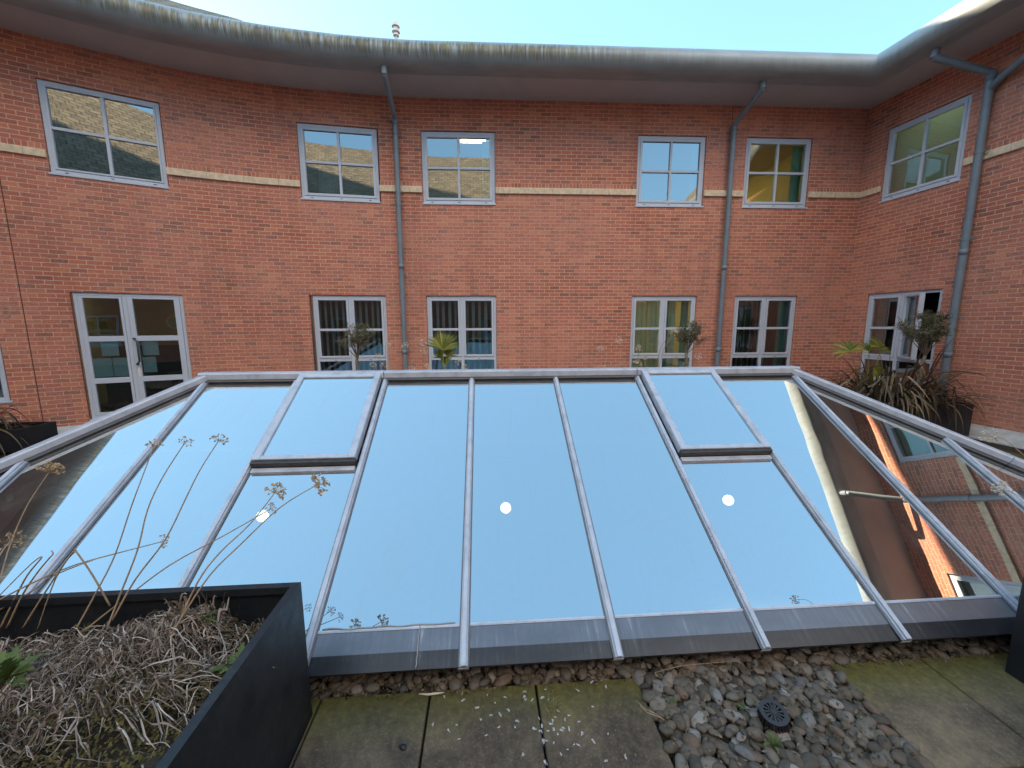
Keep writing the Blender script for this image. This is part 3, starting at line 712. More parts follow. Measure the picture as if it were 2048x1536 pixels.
# glazed door with a side light
O, U, N, W = wframe(back_path, DOOR[0], DOOR[1]); L = Loc(O, U, N); z0, z1 = DOOR[2], DOOR[3]; H = z1 - z0
fr = MB(); L.ring(fr, .004, W - .004, z0 + .05, z1 - .004, .055, -.105, -.03); L.box(fr, -.01, W + .01, z0 + .004, z0 + .05, -.105, .03); L.box(fr, .655, .72, z0 + .11, z1 - .06, -.104, -.032)
door = fr.build('door', 'frame', bld); door['label'] = 'double glazed door with paper notices and a pull handle'; bevel(door, .004)
rows = [(z1 - .10, z1 - .79), (z1 - .89, z1 - 1.57), (z1 - 1.67, z1 - 2.22)]
def leaf(name, a, b, ga, gb, q):
    m = MB(); zt, zb_ = z1 - .062, z0 + .108
    L.box(m, a, ga, zb_, zt, -.095, q); L.box(m, gb, b, zb_, zt, -.095, q)
    L.box(m, ga, gb, rows[0][0], zt, -.095, q - .001)
    L.box(m, ga, gb, rows[1][0], rows[0][1], -.095, q - .001); L.box(m, ga, gb, rows[2][0], rows[1][1], -.095, q - .001); L.box(m, ga, gb, zb_, rows[2][1], -.095, q - .001)
    o = m.build(name, 'frame', door); bevel(o, .004)
    return o
leaf('side_light', .061, .652, .12, .61, -.025); leaf('door_leaf', .724, W - .061, .80, W - .15, -.015)
pn = MB(); flat(L, pn, .10, .63, z0 + .15, z1 - .09, -.06); flat(L, pn, .78, W - .13, z0 + .15, z1 - .09, -.06); pn.build('pane', 'win_glass', door)
for (a, b, c, d) in ((.26, .50, -.90, -1.16), (.13, .38, -1.20, -1.55), (.39, .615, -1.20, -1.55), (.84, 1.08, -.90, -1.17), (.82, 1.02, -1.20, -1.50)): pp = MB(); L.box(pp, a, b, z1 + d, z1 + c, -.068, -.066); pp.build('paper_notice', 'paper', door)
hd = MB(); hu = .765; hz0, hz1 = z1 - 1.33, z1 - .84
hd.tube([L.p(hu, hz0, -.02), L.p(hu, hz0 + .0, .06), L.p(hu + .05, hz0 + .06, .09), L.p(hu + .05, hz1 - .06, .09), L.p(hu, hz1, .06), L.p(hu, hz1, -.02)], .016, 8)
hd.build('handle', simple('dark_blue_handle', (.04, .065, .09), .4), door, True)
lk = MB(); L.box(lk, .752, .782, z1 - 1.56, z1 - 1.38, -.016, -.008); lk.build('lock_plate', 'steel', door)
room(L, W, z0, z1, door, .05, 2.75, 4.2, .6, ('plaster_cream', 'carpet', 'plaster'), light=[(.45, -1.6, .5, .25)])
ck = MB(); cc = L.p(.55, 1.95, -4.17)
ck.tube([cc, cc + N * .04], .19, 24); ck.build('clock', 'steel', door); ck = MB(); ck.tube([cc + N * .041, cc + N * .05], .15, 24); ck.build('clock_face', 'paper', door)
for u in (1.35, 1.9, 2.35): pf = MB(); L.box(pf, u - .2, u + .2, 1.45, 1.85, -4.19, -4.16, 0); L.box(pf, u - .16, u + .16, 1.49, 1.81, -4.161, -4.15, 1); pf.build('framed_picture', ['dark_furniture', 'paper'], door)
df = MB(); L.box(df, -.4, 2.0, .05, 1.35, -3.6, -3.1); L.box(df, .9, 1.4, .05, .8, -1.6, -1.2); L.box(df, -.2, .5, .05, .75, -2.2, -1.5); df.build('cabinet', 'dark_furniture', door)

# downpipes
def downpipe(label, outlet, P, s, zj, zfoot, r, brackets, extra=None):
    p, d = at_s(P, s); n = nrm(d); n3 = Vector((n.x, n.y, 0)); d3 = Vector((d.x, d.y, 0)); wp = Vector((p.x, p.y, 0)) + n3 * (r + .045)
    mb = MB(); top = Vector((outlet[0], outlet[1], SO + .02)); k = Vector((outlet[0], outlet[1], SO - .13)); j = wp + Vector((0, 0, zj))
    mb.tube([top, k], r * 1.05, 12); mb.tube([k + Vector((0, 0, .04)), k, j, j - Vector((0, 0, .05))], r * .97, 12)
    mb.tube([j + Vector((0, 0, .03)), wp + Vector((0, 0, zfoot))], r, 12)
    o = mb.build('downpipe', 'pipe', bld, True); o['label'] = label; es = o.modifiers.new('split', 'EDGE_SPLIT'); es.split_angle = radians(40)
    for z in brackets:
        b = MB(); b.tube([wp + Vector((0, 0, z)), wp + Vector((0, 0, z + .04))], r + .008, 12); b.obox(wp + Vector((0, 0, z + .008)) - d3 * .012 - n3 * (r + .05), d3 * .024, n3 * .06, (0, 0, .024))
        b.tube([wp + d3 * (r + .05) + Vector((0, 0, z + .02)) - n3 * .03, wp + Vector((0, 0, z + .02)) - n3 * .03], .012, 6); b.build('bracket', 'pipe', o)
        c = MB(); 
    for z in (zj - .12, 3.05, 1.2):
        b = MB(); b.tube([wp + Vector((0, 0, z)), wp + Vector((0, 0, z + .10))], r + .006, 12); b.build('pipe_collar', 'pipe', o, True)
    return o, wp
downpipe('downpipe on the left between two windows', (-2.33, 8.02), back_path, 11.92, 6.05, GZ, .054, (5.75, 4.35, 2.9, 1.3))
downpipe('downpipe in the middle right between two windows', (4.93, 8.50), back_path, 19.15, 6.08, GZ, .054, (5.9, 4.2, 2.8, 1.35))
o3, wp3 = downpipe('thick downpipe on the right wall with a side branch', (7.36, 7.60), right_path, 2.11, 6.03, GZ, .060, (4.75, 3.3, 1.9, .55))
downpipe('downpipe far along the right wall, seen in the rooflight', (7.95, 3.35), right_path, 6.35, 6.03, GZ, .060, (4.75, 3.3))
br = MB(); q = wp3 + Vector((0, 0, 5.75)); e = Vector((RDIR.x, RDIR.y, 0)); nr = nrm(RDIR); nr3 = Vector((nr.x, nr.y, 0))
br.tube([q, q + Vector((0, 0, .14)) + e * .14, q + e * 1.15 + nr3 * .25 + Vector((0, 0, .50)), q + e * 1.2 + nr3 * .30 + Vector((0, 0, .80))], .056, 12); br.build('branch_pipe', 'pipe', o3, True)

# flue cowl on the back roof
fl = thing('flue_cowl', 'small white metal flue cowl on the roof above the left downpipe', 'flue', (-2.86, 11.0, 8.3))
m = MB(); m.tube([(-2.86, 11.0, 8.25), (-2.86, 11.0, 8.98)], .035, 10); m.build('pole', 'steel', fl)
m = MB()
for z, r in ((8.98, .075), (9.06, .10), (9.12, .075), (9.18, .10), (9.24, .06)): m.tube([(-2.86, 11.0, z), (-2.86, 11.0, z + .045)], [r, r * .85], 12)
m.build('cowl', 'steel', fl)

# opposite wing: only seen in the windows' reflections
ow = thing('opposite_wing', 'brick wing with sunlit slate roof reflected in the upper windows', 'building', (0, -9, GZ))
opath = [right_end + Vector((.2, .2)), Vector((right_end.x, -8.2)), Vector((-15.6, -8.2))]
opath = [Vector((right_end.x + .4, -8.6)), Vector((-12.2, -8.6))]
oo = [(a, a + 1.5, z, z + 1.5) for a in (3, 7.5, 10, 15, 17.5) for z in (.9, 4.4)]
wall('wall', opath, .02, 6.56, oo, ow, zb, rowband=BT)
for a, b, za, zb2 in oo:
    wn_, L, W = upper_window(opath, a, b, za, zb2, ow); room(L, W, za, zb2, wn_, za - .8, za + 1.9)
sweep('eave_gutter', opath, gprof, 'gutter', ow, smooth=True, s_off=-60)
sweep('soffit', opath, [(-.06, SO - .001), (.772, SO)], 'soffit', ow)
sweep('roof', opath, [(.60, SO + .45), (-6, SO + .45 + 7.7)], 'slate_pale', ow)
sweep('roof', opath, [(-6, SO + .45 + 7.7), (-13, SO + .45)], 'slate', ow)['label'] = 'far slope of the slate roof'

# unseen block added beyond the left wing to shade the lower opposite roof
nb = thing('added_shade_block', 'tall plain brick block added out of view beyond the left wing to shade the opposite roof', 'building', (-37, 10, GZ))
mb = MB(); mb.box(-40, -2, GZ, -34, 24, 20.6); mb.build('wall', 'brick', nb); mb = MB(); mb.box(-40.3, -2.3, 20.6, -33.7, 24.3, 21.0); mb.build('parapet', 'stone', nb)

# ------------------------------------------------------------------ rooflight
sk = thing('rooflight', 'large hipped glass rooflight with aluminium bars reflecting the blue sky', 'rooflight', tuple(SG(3.5, SD, GZ)))
def bar(mb, A, B, side, up, w1=.043, h1=.016, w2=.027, h2=.014, base=.004, seal=True):
    A, B, side, up = Vector(A), Vector(B), Vector(side).normalized(), Vector(up).normalized(); d = B - A
    mb.obox(A - side * w1 / 2 + up * base, side * w1, d, up * h1); mb.obox(A - side * w2 / 2 + up * (base + h1), side * w2, d, up * h2)
    if seal: mb.obox(A - side * .030 + up * .001, side * .060, d, up * .006, 1)
def t_hip(k):
    if k < 0: return 1 - k / KL
    if k > 7: return 1 - (k - 7) / (KR - 7)
    return 1.0
for k in range(-2, 10):
    t1 = t_hip(k) - (.006 if 0 <= k <= 7 else .03)
    mb = MB(); bar(mb, SP(k, -.006), SP(k, t1), E_, NRM)
    mb.obox(SP(k, -.008) - E_ * .028 - NRM * .02, E_ * .056, SLOPE * .004, NRM * .024)
    bevel(mb.build('glazing_bar', ['alu', 'gasket'], sk), .003)
# panes
def pane(k0, k1, t0, t1fun, h=0.0, name='glass_pane'):
    mb = MB(); a, b = k0 + .02, k1 - .02; n = 1
    pts = [SP(a, t0, h), SP(b, t0, h), SP(b, t1fun(b), h), SP(a, t1fun(a), h)]
    mb.face(pts); return mb.build(name, 'roof_glass', sk)
for k in range(-3, 10):
    a, b = max(k, KL + .1), min(k + 1, KR - .1)
    if k in (1, 5): pane(a, b, .080, lambda q: .548)
    else: pane(a, b, .080, lambda q: t_hip(q) - .004)
# apron below the glass (two-tone flashing that the bars run over)
k0s = -2.7
for k in range(-3, 10):
    a, b = max(k, KL + .03) + .034 * (k > -3), min(k + 1, KR - .03) - .034
    mb = MB()
    def q4(t0, t1, h0, h1, mi): mb.face([SP(a, t0, h0), SP(b, t0, h0), SP(b, t1, h1), SP(a, t1, h1)], mi, [(a, 0), (b, 0), (b, .2), (a, .2)])
    q4(.030, .076, .0, .0, 0); q4(-.004, .030, -.006, .0, 1)
    q4(-.004, -.004, -.03, -.006, 1)
    mb.build('apron', ['apron_hi', 'apron_lo'], sk)
mb = MB(); bar(mb, SP(KL + .22, .078), SP(KR - .22, .078), SLOPE, NRM, .016, .003, .006, .002, .001, False); mb.build('drip_strip', 'alu', sk)
# irregular bead of silicone on the second apron
mb = MB(); pts = [SP(2.06 + i * .046, .082 + .004 * noise.noise(Vector((i * .4, 0, 0))), .006) for i in range(20)]; mb.tube(pts, .0045, 6); pts = [SP(2.70 + .01 * noise.noise(Vector((i * .5, 3, 0))), .082 - i * .0085, .004) for i in range(11)]; mb.tube(pts, .004, 6); mb.build('sealant_bead', 'lead', sk, True)

# ridge and hip caps
def cap(name, A, B, up, sideF, wd=.085, drop=.045, th=.03):
    """folded aluminium cap: flat top, sloping front and back flanges"""
    A, B = Vector(A), Vector(B); up, sf = Vector(up).normalized(), Vector(sideF).normalized()
    prof = [(-wd, -drop), (-wd, -.010), (-wd * .86, .0), (wd * .86, .0), (wd, -.010), (wd, -drop)]
    v = [p + sf * a + up * b for p in (A, B) for a, b in prof]; n = len(prof)
    mb = MB(); mb.poly(v, [(i, i + 1, n + i + 1, n + i) for i in range(n - 1)] + [tuple(range(n)), tuple(range(2 * n - 1, n - 1, -1))])
    mb.obox(A - sf * wd * .93 - up * (drop + .026), B - A, sf * wd * 1.86, up * .03, 1)
    o = mb.build(name, ['alu', 'gasket'], sk); bevel(o, .003); return o
RL, RR = SP(0, 1), SP(7, 1)
Zup = Vector((0, 0, 1))
for a, b in ((-.06, 1.985), (1.992, 4.985), (4.992, 7.06)): cap('ridge_cap', SP(a, 1) + Zup * .068, SP(b, 1) + Zup * .068, Zup, N_, .074, .060)
for foot, top, kk in ((SP(KL, 0), RL, -1), (SP(KR, 0), RR, 1)):
    d = (top - foot).normalized()
    sdv = d.cross(Zup).normalized(); up = sdv.cross(d).normalized(); up = up if up.z > 0 else -up
    m1 = foot + (top - foot) * .497
    cap('hip_cap', foot + up * .062, m1 + up * .062, up, sdv, .072, .052); cap('hip_cap', m1 + d * .004 + up * .062, top + up * .062, up, sdv, .072, .052)
# hidden rear and side slopes
def SB(k, t): return SG(k, 2 * SD - t * SD, SZB + t * (SZR - SZB))
mb = MB(); mb.face([SB(0, 1), SB(7, 1), SB(KR, 0), SB(KL, 0)]); mb.build('glass_pane', 'roof_glass', sk)
mb = MB(); mb.face([SP(KL, 0), SP(0, 1), SB(KL, 0)]); mb.build('glass_pane', 'roof_glass', sk)
mb = MB(); mb.face([SP(KR, 0), SP(7, 1), SB(KR, 0)]); mb.build('glass_pane', 'roof_glass', sk)
for k in range(-2, 10):
    mb = MB(); t1 = t_hip(k) - .02; bar(mb, SB(k, 0), SB(k, t1), E_, Vector((-NRM.x, -NRM.y, NRM.z)) + N_ * 0); mb.build('glazing_bar', ['alu', 'gasket'], sk)
for foot, top in ((SB(KL, 0), RL), (SB(KR, 0), RR)):
    d = (top - foot).normalized(); sdv = d.cross(Zup).normalized(); up = sdv.cross(d).normalized(); up = up if up.z > 0 else -up
    cap('hip_cap', foot + up * .062, top - d * .03 + up * .062, up, sdv, .072, .052)
# curb and the lit well beneath
mb = MB(); c = HOLE
def cw(k0, k1, d0, d1, za, zb_): mb.box8([SG(k0, d0, za), SG(k1, d0, za), SG(k1, d1, za), SG(k0, d1, za), SG(k0, d0, zb_), SG(k1, d0, zb_), SG(k1, d1, zb_), SG(k0, d1, zb_)])
cw(c[0] - .12, c[1] + .12, c[2] - .10, c[2], GZ - .05, SZB + .0); cw(c[0] - .12, c[1] + .12, c[3], c[3] + .10, GZ - .05, SZB)
cw(c[0] - .12, c[0], c[2], c[3], GZ - .05, SZB); cw(c[1], c[1] + .12, c[2], c[3], GZ - .05, SZB)
mb.build('curb', 'curb', sk)
mb = MB(); zf = -3.2; A, B, C_, D_ = [(c[0], c[2]), (c[1], c[2]), (c[1], c[3]), (c[0], c[3])]
for p, q in ((A, B), (B, C_), (C_, D_), (D_, A)): mb.face([SG(*p, GZ), SG(*q, GZ), SG(*q, zf), SG(*p, zf)], 0)
mb.face([SG(*A, zf), SG(*B, zf), SG(*C_, zf), SG(*D_, zf)], 1)
mb.build('light_well', [simple('well_plaster', (.20, .21, .22), .9), simple('well_floor', (.10, .105, .11), .7)], sk)

# vent windows raised above the slope
def vent(k0, k1, label):
    H0, H1 = .012, .085; t0, t1 = .560, .988
    mb = MB(); wu = .055 / SW; wt = .055 / UPS.length
    def vb(ka, kb, ta, tb, h0, h1): mb.box8([SP(ka, ta, h0), SP(kb, ta, h0), SP(kb, tb, h0), SP(ka, tb, h0), SP(ka, ta, h1), SP(kb, ta, h1), SP(kb, tb, h1), SP(ka, tb, h1)])
    vb(k0, k0 + wu, t0, t1, H0, H1); vb(k1 - wu, k1, t0, t1, H0, H1); vb(k0 + wu, k1 - wu, t0, t0 + wt * .75, H0, H1 - .001); vb(k0 + wu, k1 - wu, t1 - wt, t1, H0, H1 - .001)
    o = mb.build('vent_window', 'alu', sk); o['label'] = label; bevel(o, .004)
    mb = MB(); wu2 = .03 / SW; vb(k0 - .006, k1 + .006, t0 - .012, t0 + .002, -.005, .07); mb.build('lower_rail', simple('dark_bronze_rail', (.05, .043, .038), .4, var=.4, scale=30), o)
    mb = MB(); vb(k0 + .0, k1 - .0, t0 - .030, t0 - .014, .0, .022); mb.build('transom', 'alu', o)
    mb = MB(); mb.face([SP(k0 + wu * .8, t0 + wt * .5, .068), SP(k1 - wu * .8, t0 + wt * .5, .068), SP(k1 - wu * .8, t1 - wt * .8, .068), SP(k0 + wu * .8, t1 - wt * .8, .068)]); mb.build('pane', 'roof_glass', o)
vent(1.045, 1.955, 'raised opening vent in the left half of the glass'); vent(5.045, 5.955, 'raised opening vent in the right half of the glass')

# pendant lamps seen through the glass
for i, (k, lb) in enumerate(((1.32, 'leftmost of three round lit lamps hanging below the glass rooflight'), (3.32, 'middle of three round lit lamps hanging below the glass rooflight'), (5.30, 'rightmost of three round lit lamps hanging below the glass rooflight'))):
    p = SP(k, .383); e0 = Vector((0, 0, EYE)); q = e0 + (p - e0) * 1.18
    lp = thing('pendant_lamp', lb, 'lamp', tuple(q), 'round pendant lamps under the rooflight')
    m = MB(); m.poly([q + v * .045 for v in IV3], IF3); m.build('globe', 'lamp', lp, True)
    m = MB(); m.tube([q + Vector((0, 0, .05)), Vector((q.x, q.y, SZB + (SZR - SZB) * ((q - SG(0, 0, 0)).dot(N_) / SD) - .005))], .0025, 5); m.build('cord', 'dark_gap', lp)

# ------------------------------------------------------------------ planters
SLABZ = -.12
def at(u, v, y):
    """point at depth y that the full-size photograph shows at pixel u, v"""
    d = right * ((u - 1024) / F_PX) + down * ((v - 768) / F_PX) + fw
    return Vector((0, 0, EYE)) + d * (y / d.y)
def planter(name, label, corner, w, dpt, ztop, zsoil, sx=-1, sy=-1, group='black planter boxes on the terrace', soil=True):
    """corner = one outer corner; the box runs w along sx*E_ and dpt along sy*N_"""
    o = Vector((corner[0], corner[1], 0)); a, b = E_ * sx, N_ * sy; t = .012; rim = .034
    ctr = o + a * w / 2 + b * dpt / 2
    th_ = thing(name, label, 'planter', (ctr.x, ctr.y, SLABZ), group)
    def P_(i, j, z): return o + a * i + b * j + Vector((0, 0, z))
    mb = MB(); zb_ = SLABZ + .002
    out = [(0, 0), (w, 0), (w, dpt), (0, dpt)]; rin = [(rim, rim), (w - rim, rim), (w - rim, dpt - rim), (rim, dpt - rim)]; inn = [(t, t), (w - t, t), (w - t, dpt - t), (t, dpt - t)]
    for k in range(4):
        p, q = out[k], out[(k + 1) % 4]; r, s_ = rin[k], rin[(k + 1) % 4]; i0, i1 = inn[k], inn[(k + 1) % 4]
        mb.face([P_(*p, zb_), P_(*q, zb_), P_(*q, ztop), P_(*p, ztop)])
        mb.face([P_(*p, ztop), P_(*q, ztop), P_(*s_, ztop), P_(*r, ztop)])
        mb.face([P_(*r, ztop), P_(*s_, ztop), P_(*s_, ztop - .035), P_(*r, ztop - .035)])
        mb.face([P_(*i0, ztop - .035), P_(*i1, ztop - .035), P_(*i1, zsoil - .25), P_(*i0, zsoil - .25)])
        mb.face([P_(*r, ztop - .035), P_(*s_, ztop - .035), P_(*i1, ztop - .035), P_(*i0, ztop - .035)])
    mb.build('box', 'black_planter', th_)
    # soil with an uneven surface
    mb = MB(); n = 22; vs = []
    for i in range(n + 1):
        for j in range(n + 1):
            x, y = t + (w - 2 * t) * i / n, t + (dpt - 2 * t) * j / n
            p = P_(x, y, 0); vs.append(P_(x, y, zsoil + .05 * noise.noise(p * 4) + .02 * noise.noise(p * 17)))
    mb.poly(vs, [(i * (n + 1) + j, (i + 1) * (n + 1) + j, (i + 1) * (n + 1) + j + 1, i * (n + 1) + j + 1) for i in range(n) for j in range(n)])
    mb.build('soil', 'soil', th_, True)
    return th_, P_
ztopA = .606
planter('planter_box', 'large black planter box in the left foreground full of dried leaves and moss', (-1.003, 1.717), 1.75, 1.45, ztopA, .36)
planter('planter_box', 'black planter box at the right edge of the foreground', (2.752, 1.955), 1.3, 1.3, ztopA, .40, 1, -1)
planter('planter_box', 'black planter box in the right corner holding flax, a fan palm and an olive tree', (7.985, 6.70), 1.75, 1.1, .445, .36, -1, 1)
planter('planter_box', 'black planter box by the wall at the far left edge', (-7.66, 5.96), 1.3, .55, .245, .17, -1, 1)
planter('planter_box', 'black planter box behind the rooflight holding the left olive tree and small palm', (-.75, 6.75), 2.7, .8, .50, .42, -1, 1)
planter('planter_box', 'black planter box behind the rooflight holding the middle olive tree', (3.75, 7.0), 2.6, .8, .50, .42, -1, 1)

# --- matted dry leaves in the foreground box (local a: left from the right edge, b: towards the camera from the rear edge)
OC = Vector((-1.003, 1.717, 0))
def PL(a, b, z): return OC - E_ * a - N_ * b + Vector((0, 0, z))
def mound(a, b):
    h = .37 + .115 * math.exp(-((a - .48) ** 2 / .09 + (b - .10) ** 2 / .05)) + .09 * math.exp(-((a - .75) ** 2 / .30 + (b - .38) ** 2 / .08)) + .03 * math.exp(-((a - .1) ** 2 / .02 + (b - .15) ** 2 / .02))
    h += .035 * noise.noise(Vector((a * 6, b * 6, 0))) + .02 * noise.noise(Vector((a * 15, b * 15, 4)))
    h -= .05 * max(0, b - .55)
    return h
rnd = random.Random(21); st = MB()
def strand(a, b, th, L, wd, z0, curl, lift=.0, n=9):
    pts = []; ws = []; x, y = a, b; c = rnd.gauss(0, curl); ph = rnd.uniform(0, 6.3); fr_ = rnd.uniform(1.5, 4)
    for i in range(n):
        t = i / (n - 1)
        if not (.045 < x < 1.69 and .045 < y < 1.40): break
        z = mound(x, y) + z0 + .018 * sin(ph + t * fr_ * 3) + lift * t
        pts.append(PL(x, y, z)); ws.append(wd * (.5 + .9 * sin(pi * min(1, t * .9 + .12))) * (1 + .3 * sin(ph * 3 + t * 9)))
        th += c / n + rnd.gauss(0, .16); x += cos(th) * L / n; y += sin(th) * L / n
    if len(pts) > 3:
        sd = (pts[1] - pts[0]).cross(Vector((rnd.gauss(0, .6), rnd.gauss(0, .6), 1)))
        st.ribbon(pts, ws, sd, fold=rnd.choice((.35, -.35, .5)))
for i in range(7000):
    a = rnd.uniform(.05, 1.65); b = rnd.uniform(.05, 1.1)
    dens = 1.0
    if b > .20 + .66 * a + .14 * noise.noise(Vector((a * 5, b * 5, 1))): dens = .03
    if a < .30 and b < .45: dens = .30 if noise.noise(Vector((a * 9, b * 9, 7))) < .15 else .65
    if a < .05 + .1: dens *= .6
    if rnd.random() > dens: continue
    flow = 2.6 + 2.3 * noise.noise(Vector((a * 2.2, b * 2.2, 3))) + rnd.gauss(0, .55)
    if rnd.random() < .28: flow = rnd.uniform(0, 6.3)
    strand(a, b, flow, rnd.uniform(.06, .20), rnd.uniform(.0018, .0048), rnd.uniform(-.01, .045), 3.4)
for (a, b, L, th) in ((.35, .38, .34, pi + .15), (.38, .40, .32, pi - .05), (.36, .44, .33, pi - .25), (.42, .36, .36, pi + .35), (.40, .46, .30, pi - .45), (.55, .12, .4, pi + .2), (.50, .16, .42, pi + .05)):
    for k in range(7): strand(a + rnd.gauss(0, .03), b + rnd.gauss(0, .03), th + rnd.gauss(0, .18), L * rnd.uniform(.6, 1.1), rnd.uniform(.003, .0065), .02 + rnd.uniform(0, .02), .5)
for cx, cb in ((.50, .07), (.33, .02 + .05)):
    for k in range(26): strand(cx + rnd.gauss(0, .025), cb + abs(rnd.gauss(0, .03)), rnd.uniform(0, 6.3), rnd.uniform(.04, .09), rnd.uniform(.005, .009), .03, 2.0, rnd.uniform(.02, .11))
tag(st.build('dried_leaves', 'straw'), 'matted grey tan dried leaves tangled over the soil of the foreground planter', 'dried leaves', kind='stuff')
# moss cushions
ms = MB()
for i in range(24000):
    a = rnd.uniform(.04, 1.65); b = rnd.uniform(.05, 1.36)
    nn = noise.noise(Vector((a * 7, b * 7, 2)))
    if b < .08 + .60 * a - .25 * nn and not (a < .3 and nn > .05): continue
    z = mound(a, b) + .012 + .030 * max(0, noise.noise(Vector((a * 13, b * 13, 9)))); p = PL(a, b, z)
    r_ = rnd.uniform(.003, .008); th = rnd.uniform(0, 6.3); u = Vector((cos(th), sin(th), rnd.uniform(-.3, .5))) * r_; v = Vector((-sin(th), cos(th), rnd.uniform(-.3, .8))) * r_
    ms.poly([p - u - v * .4, p + u - v * .4, p + v * 1.3 + Vector((0, 0, r_ * .7))], [(0, 1, 2)])
tag(ms.build('moss', 'moss'), 'brown green moss cushions at the near edge of the foreground planter', 'moss', kind='stuff')

# ------------------------------------------------------------------ dried allium flowers
def spindle(mb, p, d, l, r):
    d = d.normalized(); s_ = d.orthogonal().normalized(); t = d.cross(s_); m = p + d * l * .45
    vs = [p, m + s_ * r, m + t * r, m - s_ * r, m - t * r, p + d * l]
    mb.poly(vs, [(0, 2, 1), (0, 3, 2), (0, 4, 3), (0, 1, 4), (5, 1, 2), (5, 2, 3), (5, 3, 4), (5, 4, 1)])
def allium(label, pts, R_=.05, n=26, r=.0032, group='dried allium flowers', pale=False, spread=(-.5, 1), head=True, seed=0, name='allium'):
    rnd = random.Random(seed * 13 + 5); pts = [Vector(p) for p in pts]
    # smooth the stem
    C = []
    for i in range(len(pts) - 1):
        p0, p1, p2, p3 = pts[max(i - 1, 0)], pts[i], pts[i + 1], pts[min(i + 2, len(pts) - 1)]
        for k in range(4):
            t = k / 4; C.append(.5 * (2 * p1 + (p2 - p0) * t + (2 * p0 - 5 * p1 + 4 * p2 - p3) * t * t + (3 * p1 - p0 - 3 * p2 + p3) * t ** 3))
    C.append(pts[-1]); m = len(C)
    al_ = thing(name, label, 'dried flower' if head else 'dried stem', tuple(C[0]), group)
    sm = MB(); sm.tube(C, [r * (1.25 - .6 * i / (m - 1)) for i in range(m)], 6); sm.build('stem', 'stalk', al_, True)
    if head:
        c = C[-1]; ax = (C[-1] - C[-2]).normalized(); hm = MB(); q = ax.orthogonal().normalized(); q2 = ax.cross(q)
        for i in range(n):
            ca = rnd.uniform(*spread); ph = 2.4 * i + rnd.uniform(-.3, .3); sa = sqrt(1 - ca * ca); d = ax * ca + (q * cos(ph) + q2 * sin(ph)) * sa
            l = R_ * rnd.uniform(.7, 1.0); e = c + d * l
            sd_ = d.orthogonal().normalized() * .0005 * (R_ / .05)
            w3 = d.cross(sd_); hm.poly([c - sd_, c + sd_, e + sd_, e - sd_], [(0, 1, 2, 3)]); hm.poly([c - w3, c + w3, e + w3, e - w3], [(0, 1, 2, 3)])
            for k in range(5):
                dd = (d + Vector([rnd.gauss(0, .75) for _ in range(3)])).normalized(); spindle(hm, e, dd, R_ * rnd.uniform(.20, .34), R_ * rnd.uniform(.045, .075) * (1.9 if pale else 1))
        hm.build('seed_head', 'seed_pale' if pale else 'seed', al_)
    return al_
def stem_px(px, y0, y1): 
    n = len(px); return [at(u, v, y0 + (y1 - y0) * i / (n - 1)) for i, (u, v) in enumerate(px)]
GF = 'dried allium flowers leaning out of the foreground planter'
A_ = [
 ('tall dried allium on the right leaning over the glass, head furthest right', [(300, 1335), (360, 1240), (420, 1150), (480, 1090), (560, 1015), (633, 970)], 1.44, 1.80, .052, 34),
 ('dried allium with a dense head just left of the furthest right one', [(345, 1275), (395, 1165), (440, 1105), (500, 1048), (550, 985)], 1.52, 1.78, .046, 34),
 ('dried allium with a small half bare head above the left lamp disc', [(160, 1268), (240, 1205), (340, 1130), (450, 1070), (541, 1018)], 1.58, 1.86, .030, 18),
 ('upright dried allium with the third head from the left in the row over the glass', [(225, 1240), (270, 1160), (330, 1080), (370, 1000), (400, 940), (437, 882)], 1.55, 1.82, .036, 24),
 ('dried allium with a sparse wispy flat head, middle of the row over the glass', [(215, 1255), (240, 1190), (275, 1100), (295, 1020), (325, 955), (368, 888)], 1.57, 1.84, .034, 14),
 ('dried allium whose brown head touches a glazing bar', [(150, 1262), (195, 1180), (230, 1110), (262, 1015), (288, 945), (308, 892)], 1.57, 1.84, .032, 24),
 ('low dried allium crossing sideways with a small ragged head', [(-30, 1215), (60, 1168), (150, 1130), (240, 1105), (325, 1083)], 1.56, 1.74, .034, 16),
 ('broad flat headed dried allium in front of the dark reflection at the left', [(-20, 1240), (0, 1160), (22, 1085), (55, 1010), (97, 946)], 1.58, 1.90, .052, 46),
 ('faded dried allium head cut by the left edge of the picture', [(-60, 1260), (-30, 1180), (0, 1110), (20, 1083)], 1.58, 1.80, .046, 26)]
for i, (lb, px_, y0, y1, R_, n) in enumerate(A_): allium(lb, stem_px(px_, y0, y1), R_, n, group=GF, seed=i + 1, spread=(-.2, 1) if i not in (7, 4) else (.15, .95))
B_ = [
 ('bent dry stem folded back down like an upside down V', [(220, 1212), (185, 1150), (153, 1104), (148, 1102), (110, 1160), (74, 1262)], 1.58, 1.60),
 ('dry stem beside the folded one leaning right to its tip', [(46, 1256), (90, 1185), (130, 1125), (150, 1104)], 1.60, 1.62),
 ('broken dry stem at the left ending in a snapped tip', [(0, 1258), (28, 1200), (55, 1150), (84, 1114), (60, 1130), (-5, 1195)], 1.60, 1.62),
 ('dry stem at the left with a dark curled tip', [(14, 1256), (45, 1190), (75, 1145), (98, 1117), (106, 1108), (103, 1101)], 1.60, 1.62),
 ('long dry stem sloping low across the rim at the left', [(-20, 1230), (60, 1185), (110, 1150), (200, 1115)], 1.60, 1.66)]
for i, (lb, px_, y0, y1) in enumerate(B_): allium(lb, stem_px(px_, y0, y1), head=False, group='bare broken allium stems in the foreground planter', seed=30 + i, name='dry_stem')
